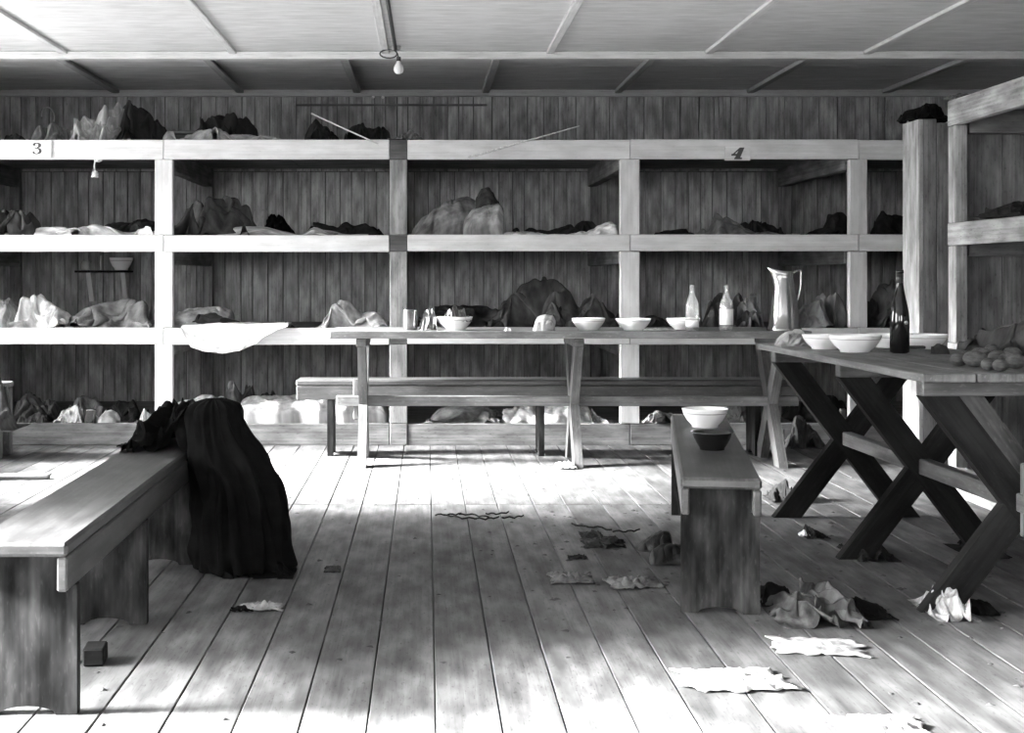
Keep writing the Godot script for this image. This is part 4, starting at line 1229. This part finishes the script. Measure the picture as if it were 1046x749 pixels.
func build_litter():
	var F := 0.0005
	var place := func(px, py): return Vector3(X(px, Zf(py)), F, -Zf(py))
	var pap := func(label, px, py, w, dp, h, matn, sd, turn):
		single("paper_scrap", label, "paper", crumple(w, dp, h, sd), matn, place.call(px, py), turn)
	pap.call("white crumpled cloth lying on the bright floor between the benches", 749, 697, 0.27, 0.19, 0.035, "paper", 11.0, 0.1)
	pap.call("torn pale newspaper lying flat in front of the dark trousers", 836, 662, 0.25, 0.17, 0.02, "cloth_pale", 27.0, -0.15)
	pap.call("white crumpled rag with a dark fold on the bright floor below the torn newspaper", 900, 744, 0.2, 0.14, 0.03, "paper", 35.0, 0.0)
	pap.call("pale folded paper beside the foot of the short bench", 645, 597, 0.17, 0.16, 0.035, "cloth_grey", 47.0, 0.2)
	pap.call("grey torn paper behind the pale folded one", 583, 592, 0.15, 0.16, 0.03, "cloth_grey", 58.0, 0.0)
	pap.call("white paper crumpled at the foot of the middle trestle", 578, 478, 0.11, 0.16, 0.045, "paper", 63.0, 0.0)
	pap.call("flat grey scrap on the floor near the lone coat", 340, 583, 0.06, 0.08, 0.02, "cloth_mid", 71.0, 0.0)
	single("crumb_cluster", "white crumbled scraps with a dark leaf on the shaded floor beside the long bench", "scraps", crumple(0.13, 0.08, 0.03, 77.0, 1.6), "cloth_pale", place.call(268, 622), 0.0)
	single("dark_leaf", "dark leaf scrap lying beside the white crumbled scraps", "scraps", crumple(0.07, 0.05, 0.02, 79.0, 1.6), "cloth_black", place.call(248, 624), 0.0)
	var rag := func(label, px, py, matn, pts, depth, o):
		heap("rag" if not o.has("n") else o.n, label, "rag" if not o.has("c") else o.c, matn, F, Zf(py), depth, pts, o)
	rag.call("dark boot lying on its side near the short bench", 672, 560, "leather", [648, 561, 656, 553, 668, 546, 676, 543, 682, 545, 686, 561], 0.16, {"n": "boot", "c": "boot", "amp": 0.015})
	rag.call("second dark boot touching the leg of the short bench", 681, 574, "leather", [664, 574, 668, 563, 676, 558, 688, 556, 697, 558, 700, 574], 0.14, {"n": "boot", "c": "boot", "amp": 0.015})
	rag.call("low dark rag scraps between the boots and the pale papers", 612, 556, "cloth_dark", [594, 557, 602, 552, 612, 551, 622, 549, 632, 550, 640, 557], 0.18, {"amp": 0.02, "freq": 2.2})
	rag.call("dark flat strip of cloth behind the low rag scraps", 603, 547, "cloth_dark", [592, 548, 600, 543, 612, 543, 616, 548], 0.12, {"amp": 0.01, "freq": 2.0})
	rag.call("dark bark sliver between the rag scraps and the torn papers", 588, 570, "cloth_dark", [580, 571, 588, 567, 598, 567, 600, 571], 0.06, {"amp": 0.008})
	rag.call("dark trousers and jacket crumpled on the floor beside the short bench", 815, 627, "cloth_mid", [783, 627, 792, 612, 806, 605, 824, 603, 838, 601, 848, 594, 856, 598, 866, 610, 874, 627], 0.34, {"n": "garment", "c": "clothing", "amp": 0.04})
	rag.call("black trailing sleeve beyond the crumpled trousers", 880, 626, "cloth_black", [858, 626, 866, 613, 878, 612, 892, 616, 904, 621, 908, 626], 0.2, {"n": "garment", "c": "clothing", "amp": 0.02})
	rag.call("black cloth lump between the short bench and the crumpled trousers", 790, 618, "cloth_black", [775, 618, 780, 601, 790, 596, 802, 599, 808, 604, 814, 618], 0.22, {"n": "garment", "c": "clothing", "amp": 0.03})
	rag.call("pale fluffy rag at the foot of the near trestle", 962, 624, "cloth_pale", [942, 626, 946, 610, 954, 602, 964, 597, 972, 594, 979, 600, 983, 612, 984, 626], 0.26, {"cloth": 2})
	single("onion", "white round onion lying beside the pale fluffy rag", "onion", lathe([[0.0, 0.0], [0.012, 0.002], [0.02, 0.012], [0.021, 0.022], [0.017, 0.034], [0.007, 0.042], [0.0, 0.046]], 20), "china", place.call(985, 624))
	rag.call("black clod lying on the far side of the white onion", 1000, 625, "cloth_black", [990, 626, 994, 615, 1004, 612, 1014, 616, 1016, 626], 0.14, {"n": "clod", "c": "clod", "amp": 0.015})
	rag.call("dark crumpled rag at the foot of the far trestle", 797, 510, "cloth_dark", [784, 511, 789, 501, 796, 494, 802, 489, 808, 492, 808, 511], 0.2, {"amp": 0.03})
	rag.call("small dark rag with a pale tip between the first two trestles", 830, 548, "cloth_dark", [820, 549, 824, 536, 832, 541, 840, 545, 845, 549], 0.12, {"amp": 0.015})
	single("paper_scrap", "white paper tip standing against the small dark rag", "paper", crumple(0.04, 0.05, 0.03, 91.0), "paper", place.call(821, 548))
	rag.call("dark cloth bunched at the foot of the middle crossed leg", 888, 567, "cloth_dark", [866, 567, 872, 556, 884, 550, 894, 552, 902, 558, 910, 567], 0.25, {"amp": 0.035})
	rag.call("dark rag in the shadow under the near trestle", 1000, 563, "cloth_black", [976, 563, 984, 553, 998, 549, 1012, 556, 1020, 563], 0.25, {"amp": 0.03})
	# wood shavings, each a curl
	var sr := RandomNumberGenerator.new()
	sr.seed = 3
	for s in [[458, 528], [484, 529], [508, 527], [524, 531], [470, 531], [497, 532], [604, 541], [640, 545]]:
		var pts := []
		var dir := sr.randf_range(-0.25, 0.25)
		for k in 10:
			var u := k / 9.0 - 0.5
			pts.append(Vector3(u * (0.12 + dir * 0.15), 0.006 + 0.008 * absf(sin(k * 0.9 + dir * 9.0)), sin(k * (0.5 + absf(dir) * 2.0) + dir * 20.0) * 0.015 + u * dir * 0.5))
		single("wood_shaving", "thin dark wood shaving curled on the floor before the back table", "shaving", tube(pts, 0.004, 5), "trestle", place.call(s[0], s[1]), 0.0, "wood shavings on the floor")
	# small block, lath
	single("wood_block", "small dark wooden block on the bright floor beside the long bench", "block", plank(Vector3(0.06, 0.05, 0.09), 2, 0.005), "trestle", Vector3(X(93, Zf(682)), 0.0255, -Zf(682) - 0.05), 0.1)
	single("lath", "thin broken lath lying on the bright floor between the bench and the sill", "lath", plank(Vector3(0.42, 0.02, 0.05), 0, 0.004), "bench", Vector3(X(10, Zf(490)), 0.0105, -Zf(490)), 0.06)
	single("paper_scrap", "pale paper strip lying against the broken lath", "paper", crumple(0.26, 0.09, 0.015, 97.0), "paper", place.call(24, 486), 0.05)
	single("wood_shaving", "dark shoe sole half under the coat by the sill", "scraps", crumple(0.16, 0.1, 0.05, 99.0), "cloth_black", place.call(134, 457), 0.0)
	# countless crumbs swept over the floor: one mesh of tiny chips
	var st := SurfaceTool.new()
	st.begin(Mesh.PRIMITIVE_TRIANGLES)
	for i in 420:
		var x := sr.randf_range(-2.5, 2.6)
		var z := -sr.randf_range(3.3, 8.8)
		if sr.randf() < 0.4:
			x = sr.randf_range(0.2, 2.2)
			z = -sr.randf_range(4.2, 6.6)
		var r := sr.randf_range(0.004, 0.014)
		var an := sr.randf() * TAU
		var h := r * sr.randf_range(0.3, 0.6)
		var a := Vector3(x + cos(an) * r * 1.5, 0.0, z + sin(an) * r)
		var b := Vector3(x + cos(an + 2.2) * r, 0.0, z + sin(an + 2.2) * r)
		var c := Vector3(x + cos(an + 4.1) * r, 0.0, z + sin(an + 4.1) * r * 1.3)
		var p := Vector3(x, h, z)
		for tri in [[a, p, b], [b, p, c], [c, p, a], [a, b, c]]:
			for v in tri:
				st.add_vertex(v)
	st.generate_normals()
	var chips := single("floor_crumbs", "tiny crumbs and chips scattered over the plank floor", "crumbs", st.commit(), "cloth_mid", Vector3(0, 0.0008, 0))
	chips.set_meta("kind", "stuff")

# ---------------------------------------------------------------- scene
func _ready():
	var cam := Camera3D.new()
	cam.name = "camera"
	add_child(cam)
	cam.position = Vector3(0, EYE, 0)
	cam.projection = Camera3D.PROJECTION_FRUSTUM
	cam.near = 0.1
	cam.far = 60.0
	cam.size = 749.0 / 1420.0 * 0.1
	cam.frustum_offset = Vector2(87.0, -92.5) / 1420.0 * 0.1
	cam.current = true

	var env := Environment.new()
	env.background_mode = Environment.BG_SKY
	var sky := Sky.new()
	var sm := ProceduralSkyMaterial.new()
	sm.sky_top_color = Color(0.86, 0.86, 0.86)
	sm.sky_horizon_color = Color(0.95, 0.95, 0.95)
	sm.ground_horizon_color = Color(0.8, 0.8, 0.8)
	sm.ground_bottom_color = Color(0.78, 0.78, 0.78)
	sm.energy_multiplier = 3.6
	sm.sun_angle_max = 0.0
	sky.sky_material = sm
	env.sky = sky
	env.tonemap_mode = Environment.TONE_MAPPER_LINEAR
	env.tonemap_exposure = 8.2
	env.sdfgi_enabled = true
	env.ssao_enabled = true
	env.ssil_enabled = true
	var we := WorldEnvironment.new()
	we.name = "world_environment"
	we.environment = env
	add_child(we)

	# hazy low sun through the two windows
	var sun := DirectionalLight3D.new()
	sun.name = "sun"
	sun.light_angular_distance = 18.0
	sun.light_energy = 9.5
	sun.shadow_enabled = true
	add_child(sun)
	sun.look_at_from_position(Vector3(-1.0, 0.44, 0.02) * 20.0, Vector3.ZERO)

	rng.seed = 7
	nz.seed = 12
	nz.frequency = 0.02
	nz.fractal_octaves = 2
	nf.seed = 21
	nf.frequency = 0.02
	nf.fractal_type = FastNoiseLite.FRACTAL_NONE
	nf.noise_type = FastNoiseLite.TYPE_SIMPLEX_SMOOTH
	make_materials()
	make_cloths()
	build_room()
	build_bunks()
	build_furniture()
	build_vessels()
	build_bedding()
	build_lamp()
	build_litter()
